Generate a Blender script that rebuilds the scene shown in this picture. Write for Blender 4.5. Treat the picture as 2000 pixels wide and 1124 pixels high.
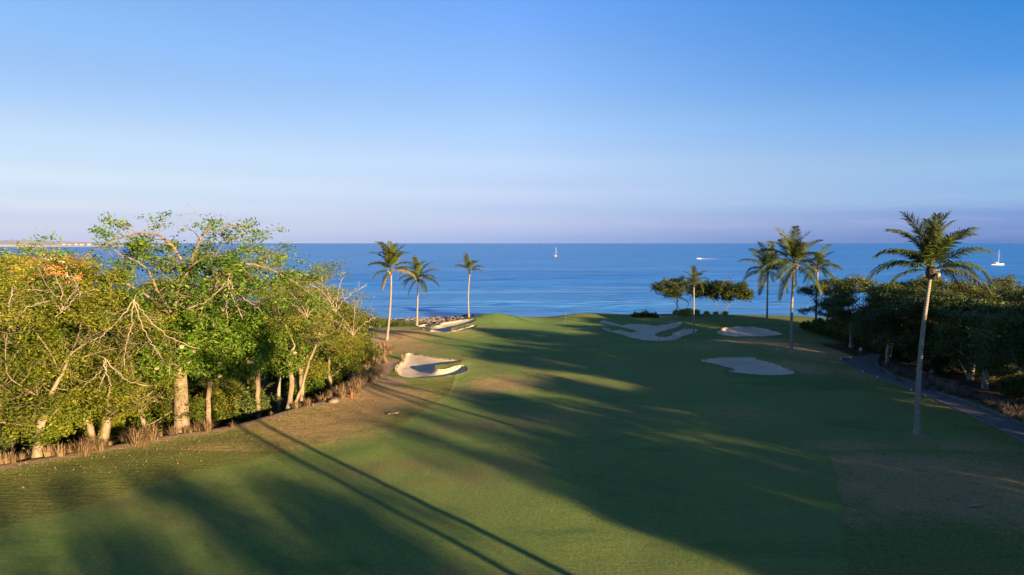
import bpy, bmesh, math, random
import numpy as np
from mathutils import Vector, Matrix, Euler

for o in list(bpy.data.objects):
    bpy.data.objects.remove(o)
sc = bpy.context.scene
COL = sc.collection

# ------------------------------------------------------------------ camera
CAM_Z, PITCH, FPX = 16.0, math.radians(3.73), 1333.3
cam_d = bpy.data.cameras.new('camera')
cam_d.sensor_width = 36.0; cam_d.lens = 24.0
cam_d.clip_start = 0.5; cam_d.clip_end = 80000
cam = bpy.data.objects.new('camera', cam_d); COL.objects.link(cam)
cam.location = (0, 0, CAM_Z); cam.rotation_euler = (math.pi / 2 - PITCH, 0, 0)
sc.camera = cam

# ------------------------------------------------------------------ sun + sky
SUN_AZ, SUN_EL = math.radians(137.8), math.radians(9.0)
world = bpy.data.worlds.new('World'); sc.world = world; world.use_nodes = True
wn = world.node_tree; wl = wn.links
bg = wn.nodes['Background']
sky = wn.nodes.new('ShaderNodeTexSky'); sky.sky_type = 'NISHITA'; sky.sun_disc = False
sky.sun_elevation = SUN_EL; sky.sun_rotation = SUN_AZ
sky.altitude = 0; sky.air_density = 0.7; sky.dust_density = 0.0; sky.ozone_density = 4.0
# sky tint by height and sun angle, raised overhead and sunward to fill shade
tc = wn.nodes.new('ShaderNodeTexCoord')
sep = wn.nodes.new('ShaderNodeSeparateXYZ'); wl.new(tc.outputs['Generated'], sep.inputs[0])
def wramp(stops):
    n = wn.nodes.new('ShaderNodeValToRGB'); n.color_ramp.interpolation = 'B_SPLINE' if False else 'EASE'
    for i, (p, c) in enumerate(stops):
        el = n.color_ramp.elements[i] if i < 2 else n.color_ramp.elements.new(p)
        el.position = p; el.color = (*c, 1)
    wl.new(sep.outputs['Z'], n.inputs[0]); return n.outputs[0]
def wmix(f, a, b, blend='MIX'):
    n = wn.nodes.new('ShaderNodeMix'); n.data_type = 'RGBA'; n.blend_type = blend
    if isinstance(f, float): n.inputs['Factor'].default_value = f
    else: wl.new(f, n.inputs['Factor'])
    for k, v in ((6, a), (7, b)):
        if isinstance(v, tuple): n.inputs[k].default_value = (*v, 1)
        else: wl.new(v, n.inputs[k])
    return n.outputs[2]
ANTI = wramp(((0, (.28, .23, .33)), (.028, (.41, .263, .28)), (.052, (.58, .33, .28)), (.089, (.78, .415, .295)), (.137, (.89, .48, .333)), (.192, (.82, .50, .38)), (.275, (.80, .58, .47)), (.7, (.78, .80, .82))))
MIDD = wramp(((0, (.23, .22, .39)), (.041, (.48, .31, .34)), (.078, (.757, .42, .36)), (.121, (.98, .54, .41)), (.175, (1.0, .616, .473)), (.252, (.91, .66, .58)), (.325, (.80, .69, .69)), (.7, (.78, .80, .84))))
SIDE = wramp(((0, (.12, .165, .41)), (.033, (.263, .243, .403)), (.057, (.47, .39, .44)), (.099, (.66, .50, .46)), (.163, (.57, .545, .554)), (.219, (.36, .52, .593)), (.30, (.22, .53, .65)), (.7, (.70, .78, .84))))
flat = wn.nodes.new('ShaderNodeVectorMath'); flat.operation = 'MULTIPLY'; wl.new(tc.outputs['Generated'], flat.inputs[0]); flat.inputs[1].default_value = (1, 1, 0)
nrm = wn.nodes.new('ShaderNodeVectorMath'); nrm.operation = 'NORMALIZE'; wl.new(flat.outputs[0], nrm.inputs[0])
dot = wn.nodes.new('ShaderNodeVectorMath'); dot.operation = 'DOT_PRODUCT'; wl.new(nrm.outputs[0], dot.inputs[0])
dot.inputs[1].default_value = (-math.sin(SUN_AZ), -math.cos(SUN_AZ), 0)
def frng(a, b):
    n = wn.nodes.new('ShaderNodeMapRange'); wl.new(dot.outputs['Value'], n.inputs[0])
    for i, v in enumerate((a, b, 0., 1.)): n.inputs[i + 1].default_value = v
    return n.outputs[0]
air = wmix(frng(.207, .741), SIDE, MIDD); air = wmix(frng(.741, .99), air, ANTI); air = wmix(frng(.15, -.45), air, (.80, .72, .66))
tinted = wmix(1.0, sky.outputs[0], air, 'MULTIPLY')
# thin cloud bank low over the horizon
mp = wn.nodes.new('ShaderNodeMapping'); mp.inputs['Scale'].default_value = (9, 9, 95)
wl.new(tc.outputs['Generated'], mp.inputs[0])
nz = wn.nodes.new('ShaderNodeTexNoise'); nz.inputs['Scale'].default_value = 1.0
nz.inputs['Detail'].default_value = 7; nz.inputs['Roughness'].default_value = 0.62
wl.new(mp.outputs[0], nz.inputs['Vector'])
nr = wn.nodes.new('ShaderNodeMapRange'); nr.interpolation_type = 'SMOOTHSTEP'
for i, v in enumerate((.45, .72, 0., .2)): nr.inputs[i + 1].default_value = v
wl.new(nz.outputs[0], nr.inputs[0])
band = wn.nodes.new('ShaderNodeValToRGB')
for i, (p, v) in enumerate(((0, .25), (.03, 1), (.045, .8), (.075, .25), (.12, 0))):
    el = band.color_ramp.elements[i] if i < 2 else band.color_ramp.elements.new(p)
    el.position = p; el.color = (v, v, v, 1)
wl.new(sep.outputs['Z'], band.inputs[0])
m2 = wn.nodes.new('ShaderNodeMath'); m2.operation = 'MULTIPLY'
wl.new(nr.outputs[0], m2.inputs[0]); wl.new(band.outputs[0], m2.inputs[1])
cmix = wn.nodes.new('ShaderNodeMix'); cmix.data_type = 'RGBA'
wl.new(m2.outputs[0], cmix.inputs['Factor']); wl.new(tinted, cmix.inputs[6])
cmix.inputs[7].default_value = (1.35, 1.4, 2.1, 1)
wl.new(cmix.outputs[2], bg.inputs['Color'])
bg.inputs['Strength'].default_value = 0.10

sun_d = bpy.data.lights.new('sun', 'SUN'); sun_d.energy = 4.3; sun_d.angle = math.radians(0.53)
sun_d.color = (1.0, 0.72, 0.38)
sun = bpy.data.objects.new('sun', sun_d); COL.objects.link(sun)
SUN_DIR = Vector((math.sin(SUN_AZ) * math.cos(SUN_EL), math.cos(SUN_AZ) * math.cos(SUN_EL), math.sin(SUN_EL)))
sun.rotation_euler = SUN_DIR.to_track_quat('Z', 'Y').to_euler(); sun.location = (60, -60, 60)

vs = sc.view_settings
vs.view_transform = 'Standard'; vs.look = 'None'; vs.gamma = 1.0; vs.use_curve_mapping = False
vs.exposure = 2.1
sc.render.engine = 'CYCLES'
cy = sc.cycles
cy.max_bounces = 6; cy.diffuse_bounces = 3; cy.glossy_bounces = 3; cy.transmission_bounces = 3
cy.transparent_max_bounces = 4; cy.caustics_reflective = False; cy.caustics_refractive = False
cy.use_denoising = True; cy.sample_clamp_indirect = 4.0

# ------------------------------------------------------------------ helpers
SEA_Z = -6.0
rng = np.random.default_rng(7)

def ray(px, py):
    x = (px - 1000) / FPX; v = (562 - py) / FPX
    c, s = math.cos(PITCH), math.sin(PITCH)
    return np.array([x, c + v * s, -s + v * c])

def at_depth(px, py, y):
    d = ray(px, py); return d * (y / d[1]) + np.array([0, 0, CAM_Z])

_perm = np.random.default_rng(3).random((256, 256))
def vnoise(x, y):
    xi = np.floor(x).astype(int); yi = np.floor(y).astype(int)
    fx = x - xi; fy = y - yi; fx = fx * fx * (3 - 2 * fx); fy = fy * fy * (3 - 2 * fy)
    g = lambda a, b: _perm[a % 256, b % 256]
    return (g(xi, yi) * (1 - fx) + g(xi + 1, yi) * fx) * (1 - fy) + (g(xi, yi + 1) * (1 - fx) + g(xi + 1, yi + 1) * fx) * fy
def fbm(x, y, o=4):
    s = 0; a = .5
    for k in range(o):
        s = s + a * vnoise(x * 2 ** k + 17.3 * k, y * 2 ** k + 5.1 * k); a *= .5
    return s / (1 - .5 ** o)
def sstep(a, b, x):
    t = np.clip((x - a) / (b - a), 0, 1); return t * t * (3 - 2 * t)

_lat = np.random.default_rng(4).random((32, 32, 32))
def noise3(p, f):
    p = np.asarray(p) * f + 100; i = np.floor(p).astype(int); t = p - i; t = t * t * (3 - 2 * t); out = 0
    for dx in (0, 1):
        for dy in (0, 1):
            for dz in (0, 1):
                w = (t[:, 0] if dx else 1 - t[:, 0]) * (t[:, 1] if dy else 1 - t[:, 1]) * (t[:, 2] if dz else 1 - t[:, 2])
                out = out + w * _lat[(i[:, 0] + dx) % 32, (i[:, 1] + dy) % 32, (i[:, 2] + dz) % 32]
    return out

def catmull(P, n=5, closed=True):
    P = np.array(P, float); N = len(P); out = []
    R = range(N) if closed else range(N - 1)
    for i in R:
        if closed: p0, p1, p2, p3 = P[i - 1], P[i], P[(i + 1) % N], P[(i + 2) % N]
        else: p0, p1, p2, p3 = P[max(i - 1, 0)], P[i], P[i + 1], P[min(i + 2, N - 1)]
        for t in np.linspace(0, 1, n, endpoint=False):
            out.append(.5 * ((2 * p1) + (-p0 + p2) * t + (2 * p0 - 5 * p1 + 4 * p2 - p3) * t * t + (-p0 + 3 * p1 - 3 * p2 + p3) * t ** 3))
    if not closed: out.append(P[-1])
    return np.array(out)

def seg_dist(X, Y, A, B):
    d = B - A; L = d @ d + 1e-9
    t = np.clip(((X - A[0]) * d[0] + (Y - A[1]) * d[1]) / L, 0, 1)
    return np.hypot(X - A[0] - t * d[0], Y - A[1] - t * d[1])
def line_dist(X, Y, P):
    D = np.full(np.shape(X), 1e9)
    for i in range(len(P) - 1): D = np.minimum(D, seg_dist(X, Y, P[i], P[i + 1]))
    return D
def poly_sd(X, Y, P):
    D = np.full(np.shape(X), 1e9); ins = np.zeros(np.shape(X), bool); N = len(P)
    for i in range(N):
        A, B = P[i], P[(i + 1) % N]
        D = np.minimum(D, seg_dist(X, Y, A, B))
        c = ((A[1] > Y) != (B[1] > Y))
        xi = (B[0] - A[0]) * (Y - A[1]) / (B[1] - A[1] + 1e-12) + A[0]
        ins ^= c & (X < xi)
    return np.where(ins, -D, D)

def mesh_np(name, V, faces, mat=None, smooth=False, attrs=None, matidx=None):
    """faces: list of int arrays (n,k); k may differ between arrays."""
    me = bpy.data.meshes.new(name)
    V = np.asarray(V, np.float32)
    me.vertices.add(len(V)); me.vertices.foreach_set('co', V.ravel())
    faces = [np.asarray(f, np.int32) for f in faces if len(f)]
    li = np.concatenate([f.ravel() for f in faces])
    tot = np.concatenate([np.full(len(f), f.shape[1], np.int32) for f in faces])
    st = np.concatenate([[0], np.cumsum(tot)[:-1]]).astype(np.int32)
    me.loops.add(len(li)); me.loops.foreach_set('vertex_index', li)
    me.polygons.add(len(tot)); me.polygons.foreach_set('loop_start', st); me.polygons.foreach_set('loop_total', tot)
    me.polygons.foreach_set('use_smooth', np.full(len(tot), smooth))
    if attrs:
        for k, a in attrs.items():
            at = me.attributes.new(k, 'FLOAT', 'POINT'); at.data.foreach_set('value', np.asarray(a, np.float32))
    for m in (mat if isinstance(mat, (list, tuple)) else [mat]):
        if m: me.materials.append(m)
    if matidx is not None: me.polygons.foreach_set('material_index', np.asarray(matidx, np.int32))
    me.update(calc_edges=True); me.validate()
    return me
def add_obj(name, me, parent=None, loc=(0, 0, 0), rot=(0, 0, 0), scale=(1, 1, 1)):
    o = bpy.data.objects.new(name, me); COL.objects.link(o)
    o.location = loc; o.rotation_euler = rot; o.scale = scale
    if parent: o.parent = parent
    return o
def tag(o, label=None, cat=None, group=None, kind=None):
    if label: o['label'] = label
    if cat: o['category'] = cat
    if group: o['group'] = group
    if kind: o['kind'] = kind
    return o
def thing(name, label, cat, loc=(0, 0, 0), rz=0, group=None):
    o = bpy.data.objects.new(name, None); COL.objects.link(o); o.empty_display_size = .3
    o.location = loc; o.rotation_euler = (0, 0, rz)
    return tag(o, label, cat, group)

class MB:
    """collects simple solids into one mesh"""
    def __init__(s): s.V = []; s.F = {}; s.n = 0
    def add(s, V, F):
        for f in F: s.F.setdefault(len(f), []).append([i + s.n for i in f])
        s.V.extend([tuple(v) for v in V]); s.n += len(V)
    def box(s, x0, x1, y0, y1, z0, z1):
        V = [(x, y, z) for z in (z0, z1) for y in (y0, y1) for x in (x0, x1)]
        s.add(V, [(0, 2, 3, 1), (4, 5, 7, 6), (0, 1, 5, 4), (2, 6, 7, 3), (0, 4, 6, 2), (1, 3, 7, 5)])
    def tube(s, P, R, k=8, cap=True):
        P = np.array(P, float); n = len(P); V = []
        for i in range(n):
            t = P[min(i + 1, n - 1)] - P[max(i - 1, 0)]; t /= np.linalg.norm(t) + 1e-9
            u = np.cross(t, (0.97, .21, .1) if abs(t[0]) < .9 else (0, 1, 0)); u /= np.linalg.norm(u); w = np.cross(t, u)
            r = R[i] if hasattr(R, '__len__') else R
            for j in range(k):
                a = 2 * math.pi * j / k; V.append(P[i] + r * (math.cos(a) * u + math.sin(a) * w))
        F = [(i * k + j, i * k + (j + 1) % k, (i + 1) * k + (j + 1) % k, (i + 1) * k + j) for i in range(n - 1) for j in range(k)]
        if cap: F += [tuple(range(k))[::-1], tuple((n - 1) * k + j for j in range(k))]
        s.add(V, F)
    def blob(s, c, r, seed=0, rough=.15, nu=8, nv=6):
        g = np.random.default_rng(seed); V = [(c[0], c[1], c[2] - r[2])]
        for i in range(1, nv):
            ph = -math.pi / 2 + math.pi * i / nv
            for j in range(nu):
                a = 2 * math.pi * j / nu; q = 1 + rough * g.uniform(-1, 1)
                V.append((c[0] + r[0] * q * math.cos(ph) * math.cos(a), c[1] + r[1] * q * math.cos(ph) * math.sin(a), c[2] + r[2] * q * math.sin(ph)))
        V.append((c[0], c[1], c[2] + r[2])); L = len(V) - 1
        F = [(0, 1 + (j + 1) % nu, 1 + j) for j in range(nu)]
        for i in range(nv - 2):
            for j in range(nu):
                a = 1 + i * nu; F.append((a + j, a + (j + 1) % nu, a + nu + (j + 1) % nu, a + nu + j))
        a = 1 + (nv - 2) * nu; F += [(a + j, a + (j + 1) % nu, L) for j in range(nu)]
        s.add(V, F)
    def mesh(s, name, mat, smooth=False):
        return mesh_np(name, s.V, [np.array(f) for f in s.F.values()], mat, smooth)

# ------------------------------------------------------------------ materials
class NT:
    def __init__(s, name):
        s.m = bpy.data.materials.new(name); s.m.use_nodes = True; s.t = s.m.node_tree; s.N = s.t.nodes; s.L = s.t.links
        s.b = s.N['Principled BSDF']; s.out = s.N['Material Output']
    def new(s, t, **k):
        n = s.N.new(t)
        for a, v in k.items(): setattr(n, a, v)
        return n
    def put(s, sock, v):
        if hasattr(v, 'is_output') or isinstance(v, bpy.types.NodeSocket): s.L.new(v, sock)
        elif isinstance(v, (tuple, list)) and len(v) == 3 and sock.type == 'RGBA': sock.default_value = (*v, 1)
        else: sock.default_value = v
    def noise(s, scale, detail=4, rough=.55, vec=None, stretch=None, dist=0):
        n = s.new('ShaderNodeTexNoise'); n.inputs['Scale'].default_value = scale
        n.inputs['Detail'].default_value = detail; n.inputs['Roughness'].default_value = rough; n.inputs['Distortion'].default_value = dist
        if vec is None: vec = s.new('ShaderNodeTexCoord').outputs['Object']
        if stretch:
            m = s.new('ShaderNodeMapping'); m.inputs['Scale'].default_value = stretch[:3]
            if len(stretch) > 3: m.inputs['Rotation'].default_value = (0, 0, stretch[3])
            s.L.new(vec, m.inputs[0]); vec = m.outputs[0]
        s.L.new(vec, n.inputs['Vector']); return n.outputs['Fac']
    def attr(s, name): 
        n = s.new('ShaderNodeAttribute'); n.attribute_name = name; return n.outputs['Fac']
    def math(s, op, a, b=0.0, c=0.0, clamp=False):
        n = s.new('ShaderNodeMath', operation=op); n.use_clamp = clamp
        s.put(n.inputs[0], a); s.put(n.inputs[1], b)
        if op in ('MULTIPLY_ADD',): s.put(n.inputs[2], c)
        return n.outputs[0]
    def rng(s, v, a, b, c=0., d=1.):
        n = s.new('ShaderNodeMapRange'); n.interpolation_type = 'SMOOTHSTEP'
        s.put(n.inputs[0], v)
        for i, q in enumerate((a, b, c, d)): n.inputs[i + 1].default_value = q
        return n.outputs[0]
    def mix(s, f, a, b, blend='MIX'):
        n = s.new('ShaderNodeMix', data_type='RGBA', blend_type=blend)
        s.put(n.inputs['Factor'], f); s.put(n.inputs[6], a); s.put(n.inputs[7], b); return n.outputs[2]
    def bump(s, h, strength=.5, dist=.1, base=None):
        n = s.new('ShaderNodeBump'); n.inputs['Strength'].default_value = strength; n.inputs['Distance'].default_value = dist
        s.L.new(h, n.inputs['Height'])
        if base is not None: s.L.new(base, n.inputs['Normal'])
        return n.outputs[0]
    def fin(s, col=None, rough=.8, spec=.3, normal=None):
        if col is not None: s.put(s.b.inputs['Base Color'], col)
        s.put(s.b.inputs['Roughness'], rough); s.b.inputs['Specular IOR Level'].default_value = spec
        if normal is not None: s.L.new(normal, s.b.inputs['Normal'])
        return s.m

def mat_plain(name, c1, c2, scale=3., rough=.8, spec=.3, bump=.3, bdist=.05, stretch=None):
    q = NT(name); n = q.noise(scale, 5, .6, stretch=stretch)
    return q.fin(q.mix(q.rng(n, .35, .65), c1, c2), rough, spec, q.bump(n, bump, bdist))

def mat_leaf(name, dark, mid, light, trans=.35, rough=.55):
    q = NT(name); v = q.attr('v')
    r = q.new('ShaderNodeValToRGB'); e = r.color_ramp.elements
    e[0].position = .1; e[0].color = (*dark, 1); e[1].position = .95; e[1].color = (*light, 1)
    m = e.new(.5); m.color = (*mid, 1); q.L.new(v, r.inputs[0])
    oi = q.new('ShaderNodeObjectInfo'); h = q.new('ShaderNodeHueSaturation')
    q.L.new(q.rng(oi.outputs['Random'], 0, 1, .485, .515), h.inputs['Hue'])
    q.L.new(q.rng(oi.outputs['Random'], 0, 1, .85, 1.15), h.inputs['Value'])
    q.L.new(r.outputs[0], h.inputs['Color'])
    q.fin(h.outputs[0], rough, .25)
    t = q.new('ShaderNodeBsdfTranslucent'); q.L.new(h.outputs[0], t.inputs['Color'])
    ms = q.new('ShaderNodeMixShader'); ms.inputs[0].default_value = trans
    q.L.new(q.b.outputs[0], ms.inputs[1]); q.L.new(t.outputs[0], ms.inputs[2]); q.L.new(ms.outputs[0], q.out.inputs[0])
    return q.m

# ground: zones come as signed distances / weights stored on the mesh
def mat_ground():
    q = NT('turf_ground')
    pos = q.new('ShaderNodeTexCoord').outputs['Object']
    n1 = q.noise(.16, 5, .6, pos); n2 = q.noise(.9, 5, .6, pos); n3 = q.noise(6, 4, .65, pos); n4 = q.noise(15, 4, .75, pos)
    g = q.mix(q.rng(n1, .38, .62), (.108, .172, .042), (.140, .186, .048))
    g = q.mix(q.rng(n2, .45, .75), g, (.150, .160, .048))
    g = q.mix(q.math('MULTIPLY', q.rng(n3, .3, .7), .45), g, (.080, .130, .030))
    g = q.mix(q.math('MULTIPLY', q.rng(n4, .45, .75), .5), g, (.18, .175, .06))
    n0 = q.noise(.045, 6, .68, pos, (.6, 1.5, 1, .2), .6)
    g = q.mix(q.math('MULTIPLY', q.rng(n0, .50, .66), .62), g, (.150, .125, .060))
    g = q.mix(q.math('MULTIPLY', q.rng(n0, .48, .36), .7), g, (.058, .112, .030))
    rough_g = q.mix(q.rng(n3, .35, .65), (.060, .075, .014), (.170, .160, .042))
    g = q.mix(q.math('MULTIPLY', q.attr('rough'), .75), g, rough_g)
    gr = q.mix(q.rng(n2, .3, .7), (.100, .170, .045), (.118, .178, .05))
    g = q.mix(q.math('MULTIPLY', q.attr('green'), .75), g, gr)
    dry = q.mix(q.rng(n3, .3, .7), (.205, .138, .060), (.33, .222, .098))
    dry = q.mix(q.math('MULTIPLY', q.rng(n4, .4, .75), .5), dry, (.42, .295, .14))
    dry = q.mix(q.math('MULTIPLY', q.rng(n2, .5, .8), .5), dry, (.115, .105, .045))
    f = q.math('ADD', q.attr('dry'), q.math('MULTIPLY', q.math('ADD', n2, -.5), .9))
    f = q.math('ADD', f, q.math('MULTIPLY', q.math('ADD', n3, -.5), .5))
    c = q.mix(q.rng(f, .25, .8), g, dry)
    dirt = q.mix(q.rng(n3, .3, .7), (.20, .13, .09), (.30, .21, .15))
    fd = q.math('ADD', q.attr('dirt'), q.math('MULTIPLY', q.math('ADD', n2, -.5), .8))
    c = q.mix(q.rng(fd, .3, .75), c, dirt)
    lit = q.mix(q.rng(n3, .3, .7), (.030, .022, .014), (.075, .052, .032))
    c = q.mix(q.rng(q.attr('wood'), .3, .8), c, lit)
    shore = q.mix(q.rng(n2, .3, .7), (.30, .24, .18), (.16, .13, .10))
    c = q.mix(q.rng(q.attr('shore'), .3, .7), c, shore)
    gn = q.noise(4.5, 9, .85, pos); c = q.mix(1.0, c, q.mix(q.rng(gn, .3, .7), (.72, .72, .72), (1.25, 1.25, 1.25)), 'MULTIPLY')
    h = q.math('ADD', q.math('MULTIPLY', n4, .5), q.math('ADD', q.math('MULTIPLY', n3, 1.), q.math('MULTIPLY', n2, 1.2)))
    st = q.noise(1.1, 4, .6, pos, (0.35, 2.6, 1, -.5))
    h = q.math('ADD', h, q.math('MULTIPLY', gn, 1.2))
    h = q.math('ADD', h, q.math('MULTIPLY', q.math('MULTIPLY', st, q.math('MULTIPLY_ADD', q.attr('rough'), .8, .2)), 3.2))
    q.b.inputs['Diffuse Roughness'].default_value = .3
    return q.fin(c, .9, .1, q.bump(h, .7, .12))
def mat_sand():
    q = NT('bunker_sand'); n = q.noise(.5, 4, .6); n2 = q.noise(14, 4, .7); n3 = q.noise(2.2, 3, .5, stretch=(.5, 3, 1, .4))
    c = q.mix(q.rng(n, .3, .7), (.45, .355, .26), (.52, .415, .31)); c = q.mix(q.math('MULTIPLY', n2, .35), c, (.31, .245, .18))
    h = q.math('ADD', n3, q.math('MULTIPLY', n2, .4))
    return q.fin(c, .95, .1, q.bump(h, .35, .05))
def mat_sea():
    q = NT('sea_water'); pos = q.new('ShaderNodeTexCoord').outputs['Object']
    big = q.noise(.012, 4, .6, pos, (.55, 1.4, 1, .1), 1.2); mid = q.noise(.16, 5, .62, pos, (.28, 2.0, 1, .05)); fine = q.noise(1.1, 4, .65, pos, (.6, 1.3, 1))
    streak = q.noise(.02, 5, .65, pos, (.16, 2.0, 1, .12), .8)
    c = q.mix(q.rng(big, .35, .65), (.012, .150, .48), (.026, .205, .57))
    c = q.mix(q.math('MULTIPLY', q.rng(streak, .48, .68), .8), c, (.11, .30, .58))
    c = q.mix(q.math('MULTIPLY', q.attr('shallow'), .4), c, (.12, .30, .56))
    sw = q.noise(.05, 4, .6, pos, (.22, 1.7, 1, .04), .5); nb = q.bump(big, .15, 6.0); nb = q.bump(sw, .9, 2.2, nb); nb = q.bump(mid, 1.0, 1.1, nb); nb = q.bump(fine, .5, .14, nb)
    q.fin(c, .3, .3, nb); q.b.inputs['IOR'].default_value = 1.22
    f = q.attr('foam'); fn = q.noise(.8, 5, .7, pos, (.5, 1.5, 1))
    foam = q.rng(q.math('ADD', f, q.math('MULTIPLY', q.math('ADD', fn, -.5), 1.3)), .55, .8)
    q.put(q.b.inputs['Base Color'], q.mix(foam, c, (.75, .76, .78)))
    q.put(q.b.inputs['Roughness'], q.math('MULTIPLY_ADD', foam, .5, .30))
    return q.m
def mat_bark(name, c1, c2, moss=None):
    q = NT(name); n = q.noise(3.5, 5, .65, stretch=(1, 1, .35)); n2 = q.noise(18, 3, .6)
    c = q.mix(q.rng(n, .35, .65), c1, c2)
    if moss: c = q.mix(q.math('MULTIPLY', q.rng(q.noise(.7, 3), .5, .65), .7), c, moss)
    return q.fin(c, .9, .15, q.bump(q.math('ADD', n, q.math('MULTIPLY', n2, .4)), .6, .05))
def mat_palm_trunk():
    q = NT('palm_trunk_bark'); w = q.new('ShaderNodeTexWave'); w.bands_direction = 'Z'
    w.inputs['Scale'].default_value = 1.6; w.inputs['Distortion'].default_value = 2.0; w.inputs['Detail'].default_value = 3
    q.L.new(q.new('ShaderNodeTexCoord').outputs['Object'], w.inputs['Vector'])
    n = q.noise(2.2, 5, .65); c = q.mix(w.outputs['Fac'], (.17, .14, .11), (.31, .265, .22)); c = q.mix(q.rng(n, .45, .7), c, (.17, .14, .115))
    return q.fin(c, .85, .2, q.bump(w.outputs['Fac'], .4, .05))

M = {}
M['ground'] = mat_ground(); M['sand'] = mat_sand(); M['sea'] = mat_sea()
M['asphalt'] = mat_plain('path_asphalt', (.080, .078, .074), (.115, .111, .104), 2.5, .85, .3, .3, .02)
M['kerb'] = mat_plain('kerb_concrete', (.11, .105, .10), (.17, .16, .15), 3, .85, .2)
M['bark_pale'] = mat_bark('pale_bark', (.15, .11, .068), (.29, .225, .15), (.17, .145, .045))
M['bark_dead'] = mat_bark('dead_branch_bark', (.22, .17, .12), (.31, .25, .185))
M['bark_brown'] = mat_bark('brown_bark', (.13, .092, .06), (.26, .19, .13), (.15, .13, .06))
M['bark_grey'] = mat_bark('grey_bark', (.19, .17, .145), (.34, .31, .27))
M['bark_dark'] = mat_bark('dark_bark', (.10, .085, .07), (.20, .17, .14))
M['palm_trunk'] = mat_palm_trunk()
M['leaf_olive'] = mat_leaf('olive_leaf', (.044, .078, .006), (.138, .178, .013), (.34, .335, .038), .4)
M['leaf_bright'] = mat_leaf('bright_green_leaf', (.036, .080, .006), (.095, .160, .012), (.21, .26, .03), .4)
M['leaf_dark'] = mat_leaf('dark_green_leaf', (.028, .048, .014), (.062, .090, .022), (.15, .165, .04))
M['leaf_mid'] = mat_leaf('mid_green_leaf', (.040, .062, .012), (.095, .120, .020), (.21, .21, .045), .35)
M['leaf_lime'] = mat_leaf('lime_leaf', (.14, .19, .02), (.26, .32, .04), (.40, .43, .07))
M['frond'] = mat_leaf('palm_frond', (.034, .052, .012), (.070, .092, .020), (.15, .155, .035), .3, .45)
M['frond_dry'] = mat_leaf('dry_palm_frond', (.16, .11, .04), (.26, .19, .07), (.36, .28, .10), .3, .6)
M['drygrass'] = mat_leaf('dry_grass_blade', (.16, .11, .05), (.29, .20, .10), (.42, .31, .17), .3, .7)
M['purplegrass'] = mat_leaf('dusky_grass_blade', (.08, .065, .055), (.15, .12, .10), (.24, .19, .16), .3, .7)
M['lipgrass'] = mat_leaf('lip_grass_blade', (.045, .075, .018), (.085, .11, .03), (.16, .15, .06), .3, .7)
M['litter'] = mat_leaf('fallen_leaf', (.14, .08, .03), (.25, .165, .075), (.40, .31, .18), .2, .7)
M['flower'] = mat_plain('dry_blossom', (.36, .22, .14), (.50, .34, .23), 6, .9, .1)
M['fibre'] = mat_plain('palm_fibre', (.05, .035, .025), (.12, .085, .055), 9, .95, .1, .8, .05)
M['coconut'] = mat_plain('coconut_skin', (.42, .20, .03), (.52, .30, .05), 4, .5, .4, .1)
M['rock'] = mat_plain('shore_rock', (.11, .085, .07), (.22, .175, .14), 1.2, .95, .1, .8, .15)
M['white'] = mat_plain('white_paint', (.58, .58, .58), (.66, .66, .65), 4, .4, .5, .02)
M['navy'] = mat_plain('navy_canvas', (.03, .035, .06), (.05, .055, .09), 4, .7, .2)
M['red'] = mat_plain('red_paint', (.72, .035, .015), (.80, .05, .02), 6, .5, .4, .05)
M['metal'] = mat_plain('aluminium', (.62, .62, .62), (.70, .70, .70), 4, .4, .5, .02)
M['terracotta'] = mat_plain('terracotta_tile', (.42, .145, .06), (.52, .20, .085), 1.6, .85, .2, .4, .05)
M['ochre'] = mat_plain('orange_render', (.50, .17, .06), (.56, .21, .08), 1.0, .9, .1, .2)
M['cream'] = mat_plain('cream_render', (.60, .49, .36), (.68, .57, .44), 1.0, .9, .1, .2)
M['glassdark'] = mat_plain('dark_window_glass', (.02, .025, .03), (.03, .035, .04), 1, .1, .5, .0)
M['wood_post'] = mat_plain('weathered_wood', (.20, .16, .12), (.30, .25, .19), 4, .9, .1)
def mat_hill():
    q = NT('hazed_dry_hill'); n = q.noise(.02, 6, .65); c = q.mix(q.rng(n, .35, .65), (.36, .36, .40), (.46, .44, .46))  # pale lavender greys put distance haze into the dry hill's colour
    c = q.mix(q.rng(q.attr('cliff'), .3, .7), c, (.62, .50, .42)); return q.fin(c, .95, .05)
M['hill'] = mat_hill()

# ------------------------------------------------------------------ terrain
def gauss(x, y, cx, cy, sx, sy, rot=0):
    c, s = math.cos(rot), math.sin(rot); u = (x - cx) * c + (y - cy) * s; v = -(x - cx) * s + (y - cy) * c
    return np.exp(-.5 * ((u / sx) ** 2 + (v / sy) ** 2))
EDGE_X = np.array([-400, -60, -30, -16, -8, 6, 20, 40, 62, 75, 400.])
EDGE_Y = np.array([110, 112, 124, 131, 141, 147, 148, 149, 143, 134, 128.])
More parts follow.
